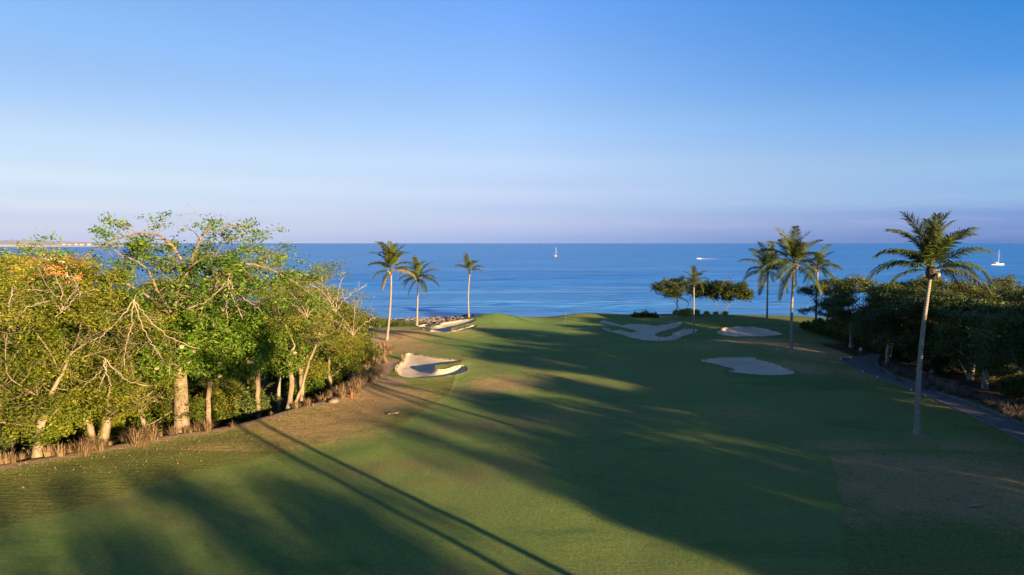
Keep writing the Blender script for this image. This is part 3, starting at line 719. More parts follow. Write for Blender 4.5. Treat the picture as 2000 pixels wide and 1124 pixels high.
# the great sparse umbrella tree
def boughs(seed, base, limbs, r_limb, side_len, gap, depth, tip=.014, flatten=.45, sag=-.02):
    """trunk polyline + limbs with side branches that fork again and again"""
    r_ = np.random.default_rng(seed); P = []; par = []; R = []; ends = []
    def add(p, q_, rad): P.append(np.array(p, float)); par.append(q_); R.append(rad); return len(P) - 1
    def grow(i, d, L, rad, dep):
        n = max(3, int(L / .32)); d = np.array(d, float); d /= np.linalg.norm(d)
        for k in range(n):
            d = d + r_.normal(0, .15, 3) + np.array([0, 0, sag]); d /= np.linalg.norm(d); t = (k + 1) / n
            i = add(P[i] + d * L / n, i, max(tip * .4, rad * (1 - .72 * t)))
            if dep > 0 and t > .2 and r_.random() < .62:
                e = r_.normal(0, 1, 3); e[2] *= flatten; e -= d * (e @ d); e /= np.linalg.norm(e) + 1e-9; an = r_.uniform(.45, 1.0)
                grow(i, d * math.cos(an) + e * math.sin(an), L * r_.uniform(.32, .6) * (1.15 - .5 * t), rad * (1 - .6 * t) * .6, dep - 1)
        ends.append(i)
    last = -1; prev = None
    for (p, rad) in base:
        p = np.array(p, float)
        if prev is None: last = add(p, 0, rad)
        else:
            m = max(1, int(np.linalg.norm(p - prev[0]) / .45))
            for k in range(m):
                t = (k + 1) / m; last = add(prev[0] + (p - prev[0]) * t, last, prev[1] + (rad - prev[1]) * t)
        prev = (p, rad)
    fork = last
    for lb in limbs:
        C = catmull([P[fork]] + [np.array(q_, float) for q_ in lb], 8, False); i = fork; run = 0; L = len(C)
        for k in range(1, L):
            t = k / L; i = add(C[k] + r_.normal(0, .04, 3), i, max(.03, r_limb * (1 - .85 * t) + .02)); run += np.linalg.norm(C[k] - C[k - 1])
            if run > gap and t > .12:
                run = 0; d = C[k] - C[k - 1]; d /= np.linalg.norm(d) + 1e-9; e = r_.normal(0, 1, 3); e[2] *= flatten; e -= d * (e @ d) * .8; e /= np.linalg.norm(e)
                grow(i, d * .5 + e, side_len * r_.uniform(.6, 1.2), max(.02, r_limb * (1 - .85 * t) * .5), depth)
        grow(i, C[-1] - C[-2], side_len * .8, .05, depth)
    return np.array(P), np.array(par), np.array(R), np.array(ends)
def build_boughs(seed, base, limbs, r_limb, side_len, gap, depth, leafmat, bark, frac, nleaf, L, W, spread):
    P, par, R, ends = boughs(seed, base, limbs, r_limb, side_len, gap, depth); r_ = np.random.default_rng(seed + 1)
    V, F = tubes(P, par, R, 7, 3, .025); C = P[ends]; c = noise3(C + seed, .55) + .25 * r_.random(len(C)); C = C[c < np.quantile(c, frac)]
    LV, LF, lv = leaves(C, nleaf, spread, L, W, r_, .6, None, .35, .7)
    return dict(wood=mesh_np('trunk', V, F, M[bark], True), crown=mesh_np('crown', LV, [LF], M[leafmat], False, {'v': lv}), blossom=None)
TREES['umbrella'] = build_boughs(31, [((0, 0, -.6), .86), ((0, 0, .5), .70), ((.02, 0, 3), .62), ((-.05, 0, 7.5), .52), ((-.1, 0, 9.8), .34)],
    [[(.5, 0, 12.4), (.3, 0, 15), (-1.4, 0, 16.9), (-4.2, 0, 16.9), (-7, 0, 15.6), (-9.2, 0, 13.9)], [(.9, .1, 13), (1.7, .2, 16), (3.2, .2, 17.9), (5.8, .1, 17.5)], [(2, -.2, 12), (4.8, -.4, 14.4), (7.6, -.3, 14.2), (10.6, -.2, 12.6)],
     [(-1.6, -1, 11.6), (-4, -1.8, 13.2), (-7, -1.8, 13.0)], [(1.8, -1.2, 11.2), (4.4, -2, 12.7), (8.2, -2, 12.2), (10.4, -2, 11.2)], [(-.6, -1.4, 11.6), (-1.4, -2.2, 14.2), (-3, -2.4, 15.2)], [(.6, -1.4, 12), (2.4, -2, 14.6), (4.6, -2.2, 15.2)], [(-.2, 1.4, 12), (-1.4, 2.4, 15), (-4.5, 2.6, 16)], [(.8, 1.5, 12), (3, 2.4, 15.4), (6, 2.4, 15.6)], [(-1.4, -1.4, 9.9), (-3.4, -2.6, 10.4), (-5.6, -3, 10)]],
    .135, 2.9, .40, 2, 'leaf_bright', 'bark_brown', .52, 13, .30, .14, .32)
# dark, broad, leathery
DK = dict(L=.28, W=.15, spread=.40, flat=.45, up=1.0, bark='bark_grey', twigs=2, leaf_frac=.62)
TREES['dark1'] = build_tree(41, lobes(21, 14, (0, 0, 7.2), (4.8, 4.8, 3.0), 1.9) + LOW(4, 3.6, 3.8), [(0, 0, -.6), (.1, 0, 1.6), (0, .1, 3)], 620, .30, nleaf=19, leafmat='leaf_dark', extra_trunks=[[(-.9, .2, 1.2), (-1.6, .3, 3)]], **DK)
TREES['dark2'] = build_tree(42, lobes(22, 13, (0, 0, 7.4), (4.4, 4.4, 3.2), 1.9) + LOW(3, 3.4, 3.8), [(0, 0, -.6), (-.3, 0, 2), (-.1, 0, 3.4)], 600, .28, nleaf=19, leafmat='leaf_dark', extra_trunks=[[(1.2, 0, 1.6), (2.4, 0, 3.4)]], **DK)
TREES['mixed1'] = build_tree(43, lobes(23, 14, (0, 0, 7.8), (5.0, 4.8, 2.6), 1.8), [(0, 0, -.6), (.2, 0, 2), (0, .1, 3.6)], 600, .28, nleaf=19, leafmat='leaf_mid', **{**DK, 'bark': 'bark_pale', 'leaf_frac': .58})
# seaside trees
TREES['leaning'] = build_tree(51, [E3(-3.2, 0, 5.9, 4.0, 3, 2.0), E3(-.6, .4, 6.6, 2.6, 2.4, 1.5), E3(2.6, .6, 5.6, 2.6, 2.4, 1.6)],
    [(0, 0, -.5), (-1.1, 0, 1.5), (-2.2, 0, 3.2)], 330, .26, nleaf=15, L=.3, W=.19, spread=.33, leafmat='leaf_dark', bark='bark_dark', twigs=2, leaf_frac=.78, extra_trunks=[[(.6, .1, 1.4), (1.3, .2, 3.4)]])
TREES['spreading'] = build_tree(52, [E3(0, 0, 4.6, 5.0, 3.6, 1.7), E3(-2.6, 0, 4.6, 2.6, 2.6, 1.5), E3(3.6, 0, 4.0, 2.4, 2.4, 1.5)],
    [(0, 0, -.5), (-.4, 0, .7), (-1.0, 0, 1.8)], 380, .2, nleaf=24, L=.32, W=.2, spread=.34, leafmat='leaf_dark', bark='bark_dark', twigs=2, leaf_frac=.78, extra_trunks=[[(.7, .2, .8), (1.6, .2, 2.0)], [(.2, -.2, .8), (.4, -.2, 2.2)]])
def bush(seed, rx, rz, mat, nl=14, natt=110, L=.2, W=.12):
    return build_tree(seed, [E3(0, 0, rz * .95, rx, rx, rz)], [(0, 0, -.3), (0, 0, .3)], natt, .05, tip=.010, step=.3, kill=.42, infl=3, twl=.4, nleaf=nl, spread=.2, L=L, W=W, leafmat=mat, bark='bark_brown', twigs=2)
TREES['bush_bright'] = bush(61, 1.7, 1.3, 'leaf_bright', 16, 150)
TREES['bush_olive'] = bush(62, 1.8, 1.5, 'leaf_olive', 14, 150)
TREES['bush_dark'] = bush(63, 1.7, 1.1, 'leaf_dark', 16, 150)
TREES['bush_lime'] = bush(64, 1.1, .9, 'leaf_lime', 18, 90)

def bare_fan(seed, L, down):
    z = -1 if down else 1; g = np.random.default_rng(seed); lim = []
    for k in range(4):
        a_ = (k - 1.5) * .42 + g.normal(0, .1); lim.append([(L * .4 * math.sin(a_), g.normal(0, .15) - .2, z * L * .4 * math.cos(a_)), (L * .75 * math.sin(a_ * 1.25), g.normal(0, .2) - .3, z * L * .72 * math.cos(a_)), (L * 1.05 * math.sin(a_ * 1.4), g.normal(0, .25) - .3, z * L * .95 * math.cos(a_ * 1.1))])
    P, par, R, e = boughs(seed, [((0, .6, -z * .3), .048), ((0, 0, 0), .040)], lim, .028, L * .34, .30, 2, .010, .8, -.05)
    V, F = tubes(P, par, R, 5, 3, .025); return mesh_np('dead_branch', V, F, M['bark_dead'], True)
DEAD = [bare_fan(1, 4.4, True), bare_fan(2, 2.8, True), bare_fan(3, 2.8, False), bare_fan(4, 2.3, False)]
def on_ground(px, d):
    x = (px - 1000) / FPX * d; return (x, d, hz(x, d))
# left wood: (kind, base px, depth, rotation, scale, label)
LW = [
 ('umbrella', 345, 57.5, 0.0, 1.0, 'tallest left tree with thick pale trunk and sparse umbrella crown of bare limbs'),
 ('olive2', 52, 50, .6, 1.22, 'olive tree with a broad stump-like trunk at the lower left edge'),
 ('olive1', 163, 54.5, 1.2, 1.14, 'olive tree with twin yellowish trunks among dry grass'),
 ('olive3', 268, 56.5, 2.6, 1.0, 'olive tree just left of the thickest pale trunk'),
 ('olive1', -30, 50, 3.6, 1.24, 'olive tree leaning in at the far left edge of the picture'),
 ('olive2', 120, 63, 4.0, 1.2, 'feathery olive tree behind the twin trunks'),
 ('bright1', 398, 59.8, .3, 1.02, 'bright green tree with dry blossom heads right of the thickest trunk'),
 ('bright1', 500, 68, 2.4, .98, 'bright green blossoming tree behind the two pale forked trunks'),
 ('twiggy', 556, 66, .2, 1.06, 'fine-leaved tree with pale forked trunk beside the slim ringed palm'),
 ('twiggy', 585, 71, 2.0, 1.12, 'fine-leaved tree with leaning pale trunk just right of the forked one'),
 ('olive3', 640, 76, 4.4, 1.10, 'rounded olive tree at the right end of the left wood'),
 ('olive3', 290, 66, 5.2, 1.2, 'olive tree behind the thickest pale trunk'),
 ('olive2', 210, 74, 1.9, 1.2, 'olive tree in the second row below the far villa roofs'),
 ('olive1', 20, 68, 2.2, 1.32, 'olive tree in the second row at the left edge'),
 ('twiggy', 430, 82, 5.0, 1.25, 'olive tree in the back row right of the umbrella crown'),
 ('twiggy', 600, 88, 3.1, 1.25, 'pale twiggy tree in the back row nearest the sea'),
 ('olive3', 330, 92, .8, 1.3, 'olive tree deep in the back row under the umbrella crown'),
 ('olive1', 510, 95, 1.3, 1.25, 'olive tree deep in the wood toward the sea'),
 ('olive2', -140, 58, 1.3, 1.3, 'olive tree mostly cut off by the left edge'),
 ('olive3', 110, 88, 3.3, 1.2, 'low olive tree in front of the terracotta villa'),
]
LT = []
for k, px, d, rz, s, lab in LW:
    x, y, z = on_ground(px, d); LT.append(place_tree(k, (x, y, z), rz, s, lab, 'trees of the left wood'))
# pale dead branches that stick out of the crowns: (tree, picture column, row, nearer by, mesh, spin)
for ti, px, py, dy, mi, sp in ((0, 262, 585, 6.5, 0, .3), (0, 445, 545, 3.6, 1, .1), (1, 20, 640, 5.2, 3, .2), (3, 205, 700, 5.6, 1, 2.9), (2, 120, 610, 5.2, 3, 3.0),
                               (8, 655, 610, 4.6, 2, .2), (9, 690, 655, 4.4, 3, .1), (8, 600, 620, 4.4, 3, .5)):
    t = LT[ti]; w = at_depth(px, py, t.location.y - dy); o = add_obj('dead_branch', DEAD[mi], t)
    mw = Matrix.LocRotScale(Vector(w), Euler((0, 0, sp)), Vector((1, 1, 1))); o.matrix_basis = Matrix.LocRotScale(t.location, t.rotation_euler, t.scale).inverted() @ mw; o['label'] = 'pale leafless dead branch'
# shrubs under the left wood
r = np.random.default_rng(5)
SH = [(25,880,'bush_dark',1.3),(100,868,'bush_olive',1.3),(205,862,'bush_olive',1.1),(300,846,'bush_bright',.9),(395,836,'bush_bright',1.0),(425,828,'bush_olive',1.2),(455,822,'bush_dark',1.3),
      (505,812,'bush_dark',1.0),(600,784,'bush_bright',1.2),(635,770,'bush_bright',1.3),(618,750,'bush_olive',1.5),(668,742,'bush_bright',1.2),(690,726,'bush_olive',1.2),(650,716,'bush_bright',1.6),(700,700,'bush_olive',1.1),(660,688,'bush_olive',1.5),(722,704,'bush_dark',.8),
      (560,756,'bush_dark',1.4),(470,796,'bush_dark',1.5),(420,796,'bush_dark',1.6),(370,812,'bush_dark',1.6),(300,814,'bush_olive',1.6),(230,832,'bush_dark',1.5),(160,842,'bush_dark',1.6),(60,852,'bush_dark',1.6),(700,652,'bush_bright',1.0)]
ORD = ('first', 'second', 'third', 'fourth', 'fifth', 'sixth', 'seventh', 'eighth', 'ninth', 'tenth', 'eleventh', 'twelfth', 'thirteenth', 'fourteenth', 'fifteenth', 'sixteenth', 'seventeenth', 'eighteenth', 'nineteenth', 'twentieth')
def order(items, key, sub):
    """1st, 2nd ... from the left among the items of the same sort"""
    cnt = {}; out = {}
    for it in sorted(items, key=key): cnt[sub(it)] = cnt.get(sub(it), -1) + 1; out[it] = ORD[cnt[sub(it)]]
    return out
zone = lambda t: 'between the trunks of the left wood' if t[0] < 590 else 'at the right end of the left wood'
oo = order(SH, lambda t: t[0], lambda t: (t[2], zone(t)))
for t_ in SH:
    px, py, k, sz_ = t_; p = ground_hit(px, py); w = {'bush_bright': 'bright green', 'bush_olive': 'olive', 'bush_dark': 'dark green'}[k]
    place_tree(k, p, r.uniform(0, 6), sz_, f'{w} shrub {zone(t_)}, {oo[t_]} from left', f'{w} shrubs {zone(t_)}', 'shrub', 'shrub')
SCRUB = [(735, 131, .9), (752, 136, .8), (772, 140, .8), (790, 143, .8), (806, 146, .8), (826, 149, .8), (846, 151, .7), (868, 153, .7), (712, 128, 1.0), (895, 155, .6)]
oo = order(SCRUB, lambda t: t[0], lambda t: 0)
for t_ in SCRUB:
    p = np.array(on_ground(t_[0], t_[1])); place_tree('bush_dark', p, r.uniform(0, 6), t_[2], f'dark scrub bush above the stony shore, {oo[t_]} from the left', 'scrub above the shore', 'shrub', 'shrub')
# right wood
RW = [
 ('dark2', 1620, 122, .6, .92, 'dark tree with a pale short trunk at the seaward end of the right wood'),
 ('mixed1', 1700, 112, .4, 1.06, 'rounded tree behind the white sign'),
 ('dark1', 1668, 104, 2.2, .85, 'low dark tree right of the seaward trunk'),
 ('mixed1', 1765, 100, 2.0, 1.10, 'sunlit-topped tree left of the nearest palm'),
 ('dark1', 1740, 90, 4.0, .95, 'dark tree beside the bend of the cart path'),
 ('mixed1', 1860, 92, 3.6, 1.06, 'sunlit-topped tree right of the nearest palm trunk'),
 ('dark2', 1830, 84, 1.0, .98, 'dark tree straight behind the nearest palm trunk'),
 ('dark2', 1906, 79.5, 3.3, .95, 'dark tree with forked grey trunk beyond the cart path'),
 ('mixed1', 1955, 86, 5.2, 1.08, 'flat-topped tree near the right edge under the sailboat'),
 ('dark1', 1935, 74, .9, .92, 'dark tree with two grey stems near the right edge'),
 ('mixed1', 2020, 76, 2.6, 1.12, 'tree cut by the right edge, sunlit on top'),
 ('dark1', 2030, 66, 1.6, 1.0, 'dark tree cut by the right edge above the path'),
 ('dark2', 2100, 84, .2, 1.1, 'tree just past the right edge'),
 ('dark2', 1800, 112, 5.0, 1.02, 'dark tree in the back row left of the nearest palm'),
 ('dark1', 1890, 108, 2.9, 1.0, 'dark tree in the back row right of the nearest palm'),
 ('mixed1', 1990, 104, 4.4, 1.06, 'back-row tree at the right edge toward the sea'),
]
for k, px, d, rz, s, lab in RW:
    x, y, z = on_ground(px, d); place_tree(k, (x, y, z), rz, s, lab, 'trees of the right wood')
HEDGE = [(1575,645,.7),(1592,650,.75),(1610,656,.8),(1628,662,.85),(1646,668,.85),(1664,674,.9),(1684,680,.9),(1702,684,.9),(1722,688,.9),(1740,700,.9),(1600,642,.8),(1625,650,.9),(1655,660,1.0),(1690,668,1.1),(1730,680,1.2)]
oo = order(HEDGE, lambda t: t[0], lambda t: 0)
for t_ in HEDGE:
    p = ground_hit(t_[0], t_[1]); place_tree('bush_dark', p, r.uniform(0, 6), t_[2], f'dark shrub of the hedge beside the right wood, {oo[t_]} from left', 'shrubs of the shaded hedge', 'shrub', 'shrub')
VERGE = [(1830,728,.9),(1985,780,1.0),(1850,715,1.4),(1800,705,1.4),(1950,740,1.5)]
oo = order(VERGE, lambda t: t[0], lambda t: 0)
for t_ in VERGE:
    p = ground_hit(t_[0], t_[1]); place_tree('bush_dark', p, r.uniform(0, 6), t_[2], f'dark shrub under the right wood beyond the path, {oo[t_]} from the left', 'shrubs under the right wood', 'shrub', 'shrub')
# seaside pair and their lime shrubs
p = np.array(on_ground(1338, 146)); place_tree('leaning', p, 0, 1.0, 'green tree leaning left on dark trunks by the sea', None, 'seaside_tree')
p = np.array(on_ground(1412, 147)); place_tree('spreading', p, 0, 1.16, 'dark spreading tree with many thin stems by the sea', None, 'seaside_tree')
for i, (px, s) in enumerate(((1322, .75), (1336, .8), (1347, .9), (1362, .75), (1382, .55), (1400, .5), (1418, .55))):
    p = np.array(on_ground(px, 144)); place_tree('bush_lime', p, i, s, f'lime green low shrub under the seaside trees, {ORD[i]} from the left', 'lime shrubs by the sea', 'shrub', 'shrub')
for i, (px, py, s) in enumerate(((1245, 622, .6), (1262, 622, .7), (1280, 622.5, .6))):
    p = ground_hit(px, py); place_tree('bush_dark', p + np.array([0, 1.5, -.3]), px, s, f'low dark shrub behind the large right bunker, {ORD[i]} from the left', 'low shrubs behind the bunker', 'shrub', 'shrub')

# ------------------------------------------------------------------ palms
def frond_mesh(seed, length, e0, droop, mat='frond', nl=50, lw=.10, ll=1.15, hang=.55):
    r = np.random.default_rng(seed); ns = 15; s = np.linspace(0, 1, ns); ang = e0 - droop * s ** 1.4
    ds = length / (ns - 1); x = np.concatenate([[0], np.cumsum(np.cos(ang[:-1]) * ds)]); z = np.concatenate([[0], np.cumsum(np.sin(ang[:-1]) * ds)])
    sway = .25 * length * .12 * r.normal() * s ** 2
    P = np.stack([x, sway, z], 1)
    V = []; F = []; A = []
    rr = .05 * (1 - s) + .008
    for i in range(ns):
        for a in (0, 2.09, 4.19): V.append(P[i] + rr[i] * np.array([0, math.cos(a), math.sin(a)])); A.append(.8)
    for i in range(ns - 1):
        for j in range(3): F.append((i * 3 + j, i * 3 + (j + 1) % 3, i * 3 + 3 + (j + 1) % 3, i * 3 + 3 + j))
    b = r.random() * .5
    for side in (-1, 1):
        for k in range(nl):
            t = .14 + .86 * (k + r.random() * .6) / nl; p = np.array([np.interp(t, s, P[:, c]) for c in range(3)]); a = np.interp(t, s, ang)
            T_ = np.array([math.cos(a), 0, math.sin(a)]); U = np.array([-math.sin(a), 0, math.cos(a)])
            l = ll * (math.sin(math.pi * min(1, .22 + .72 * t)) ** .7 + .12) * r.uniform(.85, 1.1)
            d = T_ * (.55 + .5 * t) + np.array([0, side, 0]) * (.95 - .35 * t) + U * (.25 + r.normal(0, .12)); d /= np.linalg.norm(d)
            g = np.array([0, 0, -1.]); q1 = p + d * l * .45 + g * l * .06 * hang; d2 = d + g * hang * r.uniform(.8, 1.3); d2 /= np.linalg.norm(d2); q2 = q1 + d2 * l * .55
            w = np.cross(d, U); w = T_ * .9 + U * .2; w /= np.linalg.norm(w); w = w * lw * .5
            o = len(V); V += [p - w * .6, p + w * .6, q1 + w, q1 - w, q2]; F += [(o, o + 1, o + 2, o + 3)]; F3.append((o + 3, o + 2, o + 4)) if False else F.append((o + 3, o + 2, o + 4))
            vv = np.clip(b + .5 * r.random(), 0, 1); A += [vv] * 5
    return mesh_np('frond', np.array(V), [np.array([f for f in F if len(f) == 4]), np.array([f for f in F if len(f) == 3])], M[mat], False, {'v': np.array(A)})
F3 = []
FR = {}
ELEV = (85, 68, 48, 28, 8, -18, -45)
for i, e in enumerate(ELEV):
    for j in range(2):
        FR[(i, j)] = frond_mesh(100 + i * 7 + j, 5.0, math.radians(e), math.radians((45, 62, 75, 82, 80, 62, 40)[i] + j * 14), hang=(.35, .5, .7, .9, 1.0, 1.0, .9)[i])
FR['dry'] = frond_mesh(300, 3.8, math.radians(-52), math.radians(32), 'frond_dry', hang=1.0)
FR['dry2'] = frond_mesh(301, 4.4, math.radians(18), math.radians(95), 'frond_dry', hang=1.0)
COCO = MB(); COCO.blob((0, 0, 0), (.16, .16, .19), 3, .05, 8, 6); COCO = COCO.mesh('coconut', M['coconut'], True)
def trunk_mesh(top, r0, r1, bulge=1.5, curve=(0, 0)):
    n = 40; P = []; R = []
    for i in range(n + 1):
        t = i / n; c = math.sin(math.pi * t)
        P.append((top[0] * t ** 1.15 + curve[0] * c, top[1] * t + curve[1] * c, -.4 + (top[2] + .4) * t))
        R.append((r0 + (r1 - r0) * t) * (1 + .5 * bulge * math.exp(-t * top[2] / .5)) * (1 + (.05 if i % 2 else -.02)))
    m = MB(); m.tube(P, R, 10); return m.mesh('trunk', M['palm_trunk'], True)
def palm(label, base, crown, fl, fronds, r0=.17, r1=.11, curve=(0, 0), nuts=0, fibre=.26, group='palms', nut_az=None, seed=0, name='coconut_palm'):
    t = thing(name, label, 'palm tree', base, 0, group); top = np.array(crown) - np.array(base); g = random.Random(seed)
    add_obj('trunk', trunk_mesh(top, r0, r1, curve=curve), t)
    m = MB(); P = [top + np.array([0, 0, z]) for z in (-.55, -.3, 0, .35, .7)]; m.tube(P, [r1 * 1.1, fibre * .8, fibre, fibre * .75, fibre * .3], 9)
    for k in range(14):
        a = g.uniform(0, 6.28); zz = g.uniform(-.5, .1); d = np.array([math.cos(a), math.sin(a), 0])
        m.tube([top + d * fibre * .5 + np.array([0, 0, zz]), top + d * fibre * 1.25 + np.array([0, 0, zz + g.uniform(-.15, .3)])], [.07, .02], 4)
    add_obj('fibre_sheath', m.mesh('fibre_sheath', M['fibre']), t)
    for az, ei, s in fronds:
        me = FR[ei] if isinstance(ei, str) else FR[(ei, g.randint(0, 1))]
        o = add_obj('frond', me, t, top + np.array([0, 0, .15 + .25 * (ei in (0, 1))]), (g.uniform(-.35, .35), 0, math.radians(az)), (s * fl / 5.0,) * 3)
        if isinstance(ei, str): o['label'] = 'dried tan frond hanging from the crown'
    for k in range(nuts):
        a = math.radians((nut_az if nut_az is not None else 0) + g.uniform(-55, 55)); rr = fibre + g.uniform(.05, .3)
        add_obj('coconut', COCO, t, top + np.array([rr * math.cos(a), rr * math.sin(a), g.uniform(-.35, .0)]))
    return t
def auto_fronds(seed, n, w=(.12, .2, .24, .2, .14, .06, .04), az0=None):
    g = np.random.default_rng(seed); L = []; a = g.uniform(0, 360)
    for i in range(n):
        a += 137.5; ei = int(np.searchsorted(np.cumsum(w), (i + .5) / n)); L.append((a + g.normal(0, 9), min(ei, 6), g.uniform(.85, 1.08)))
    return L
def palm_px(label, bx, by, cx, cy, fl, fronds, depth=None, **k):
    b = ground_hit(bx, by) if depth is None else np.array(on_ground(bx, depth)); c = at_depth(cx, cy, b[1])
    return palm(label, b, c, fl, fronds, **k)
# azimuth 0 = +x (right in the picture), 90 = away, 180 = left, 270 = toward the camera
palm_px('nearest and tallest palm, dark crown, beside the cart path', 1791, 846, 1818, 533, 5.05,
        [(190,0,1.02),(140,0,.95),(15,0,1.0),(300,0,.9),(80,0,.95),(250,0,.95),(178,1,1.05),(160,1,.95),(240,1,.85),(10,1,1.0),(350,1,.95),(280,1,.9),(60,1,.9),(183,2,1.08),(200,2,.95),(2,2,1.05),(100,2,.9),(255,2,.8),
         (178,3,1.12),(357,3,1.05),(130,3,.9),(300,3,.75),(5,4,1.2),(25,4,.95),(165,4,.8)], r0=.23, r1=.14, curve=(-.25, 0), nuts=2, nut_az=-30, fibre=.42, seed=1)
palm_px('tall palm left of the sunlit bunker, one frond arching right', 755, 665, 764, 531, 5.2,
        [(170,0,1),(60,0,.95),(20,0,.9),(250,0,1),(110,0,.95),(310,0,.9),(200,1,.9),(140,1,.9),(30,1,.9),(270,1,.95),(90,1,.9),(330,1,.85),(190,2,.8),(160,2,.85),(0,'dry2',1.0),(8,2,.85),(350,3,.9),(185,4,.7),(240,2,.8),(175,'dry',.85),(200,'dry',.8),(230,5,.6)], r0=.21, r1=.14, curve=(.25, 0), nuts=3, nut_az=200, seed=2)
palm_px('slim palm with round crown at the edge of the half sunlit bunker', 814, 638, 817, 545, 4.3, auto_fronds(4, 20, (.1, .16, .2, .22, .18, .1, .04)), r0=.2, r1=.13, nuts=3, nut_az=200, seed=3)
palm_px('slender palm with small crown left of the putting green', 916, 620.5, 918, 531, 3.4, [(180,1,.9),(165,2,1.05),(200,2,1.0),(10,1,.9),(20,2,.95),(350,2,.95),(5,3,.9),(250,0,.8),(90,0,1.1),(120,1,.9),(300,1,.9),(60,1,.95),(170,0,1.1),(270,3,.7),(30,3,.8)], r0=.17, r1=.12, curve=(-.25, 0), seed=4)
palm_px('small-crowned palm between the seaside trees and the large bunker', 1355, 658, 1355, 556, 3.1, [(a, e, s) for a, e, s in auto_fronds(9, 15, (.1, .2, .25, .25, .2, 0, 0))] + [(180, 'dry2', .8), (20, 'dry2', .75)], r0=.17, r1=.12, seed=5)
palm_px('leftmost of the three tall palms standing close together', 1498, 628, 1500, 531, 6.0, auto_fronds(21, 18, (.1, .18, .22, .2, .16, .09, .05)), r0=.2, r1=.14, nuts=0, seed=6)
palm_px('tallest of the three palms standing close together, orange coconuts', 1546, 691, 1551, 519, 5.6, auto_fronds(16, 21, (.16, .2, .2, .16, .14, .1, .04)), r0=.22, r1=.14, nuts=7, nut_az=-20, seed=7, curve=(-.15, 0))
palm_px('rightmost of the three palms standing close together', 1593, 640, 1597, 525, 4.6, auto_fronds(33, 18, (.08, .14, .2, .22, .2, .1, .06)), r0=.22, r1=.15, nuts=4, nut_az=180, seed=8)
palm_px('tiny pale palm in front of the leaning seaside tree', 1323, 618, 1323, 585, 2.6, auto_fronds(5, 11, (.1, .2, .3, .3, .1, 0, 0)), depth=143, r0=.12, r1=.09, fibre=.16, seed=9)
palm_px('slim ringed palm with upright yellow fronds in the left wood', 543, 802, 547, 690, 3.3, [(a, e, s) for a, e, s in auto_fronds(8, 10, (.5, .35, .15, 0, 0, 0, 0))], r0=.2, r1=.16, fibre=.26, seed=10)
palm_px('young palm with pale fronds in the shade of the right wood', 1640, 640, 1640, 598, 3.2, auto_fronds(12, 14, (.1, .2, .25, .25, .2, 0, 0)), r0=.14, r1=.1, fibre=.18, seed=11)
b = ground_hit(486, 808); palm('low stemless palm bush between the left trunks', b, b + np.array([0, 0, .35]), 3.6, auto_fronds(6, 22, (.15, .3, .3, .2, .05, 0, 0)), r0=.2, r1=.2, fibre=.25, seed=12, name='palm_bush')

# ------------------------------------------------------------------ shade trees beyond the right and rear of the view
g2 = np.random.default_rng(2)
SHADE = [
 ('dark1', 56, 60, 1.35), ('dark2', 62, 50, 1.55), ('dark1', 55, 42, 1.45), ('dark2', 60, 33, 1.5), ('dark1', 55, 24, 1.2), ('mixed1', 62, 16, 1.3),
 ('dark2', 54, 8, 1.3), ('dark1', 60, -1, 1.25), ('dark2', 55, -10, 1.05), ('dark1', 62, -19, 1.05), ('dark2', 56, -31, 1.0), ('dark1', 57, -43, 2.0), ('mixed1', 48, 1, 1.1), ('dark1', 66, -30, 1.1),
 ('mixed1', 70, 30, 1.4), ('dark2', 72, 48, 1.4), ('dark1', 66, 58, 1.2), ('dark1', 74, -6, 1.3), ('umbrella', 64, -62, 1.2), ('umbrella', 84, -38, 1.2),
]
UNDER = [(53, 48), (51, 38), (53, 29), (54, 13), (52, 1), (54, -8), (66, 62), (68, 92), (62, 100), (70, 106), (64, 114), (75, 98), (74, 84), (48, 42), (49, 36), (47, 47), (60, 110), (64, 107), (53, 85), (55, 81)]
for i, (x, y) in enumerate(UNDER):
    lab = 'low dark undergrowth tree inside the right wood' if y > 62 else 'low undergrowth tree in the wood beyond the right of view'
    place_tree(('dark1', 'dark2')[i % 2], (x, y, hz(x, y) - 1.2), g2.uniform(0, 6), .85 if y < 62 or y > 100 else .65, lab, 'undergrowth of the right wood' if y > 62 else 'undergrowth beyond the view')
for i, (k, x, y, s) in enumerate(SHADE):
    place_tree(k, (x, y, hz(x, y)), g2.uniform(0, 6), s, 'shade tree beyond the right of view whose shadow crosses the fairway', 'shade trees beyond the view')
for i, (x, y, h) in enumerate(((22.1, 7.5, 14), (19.8, 13.0, 14.5), (33, 22, 12))):
    b = np.array([x, y, hz(x, y)]); palm('palm beyond the right of view casting a long thin shadow', b, b + np.array([.4, .3, h]), 4.8, auto_fronds(60 + i, 18), r0=.24, r1=.16, seed=60 + i, group='shadow palms beyond the view')

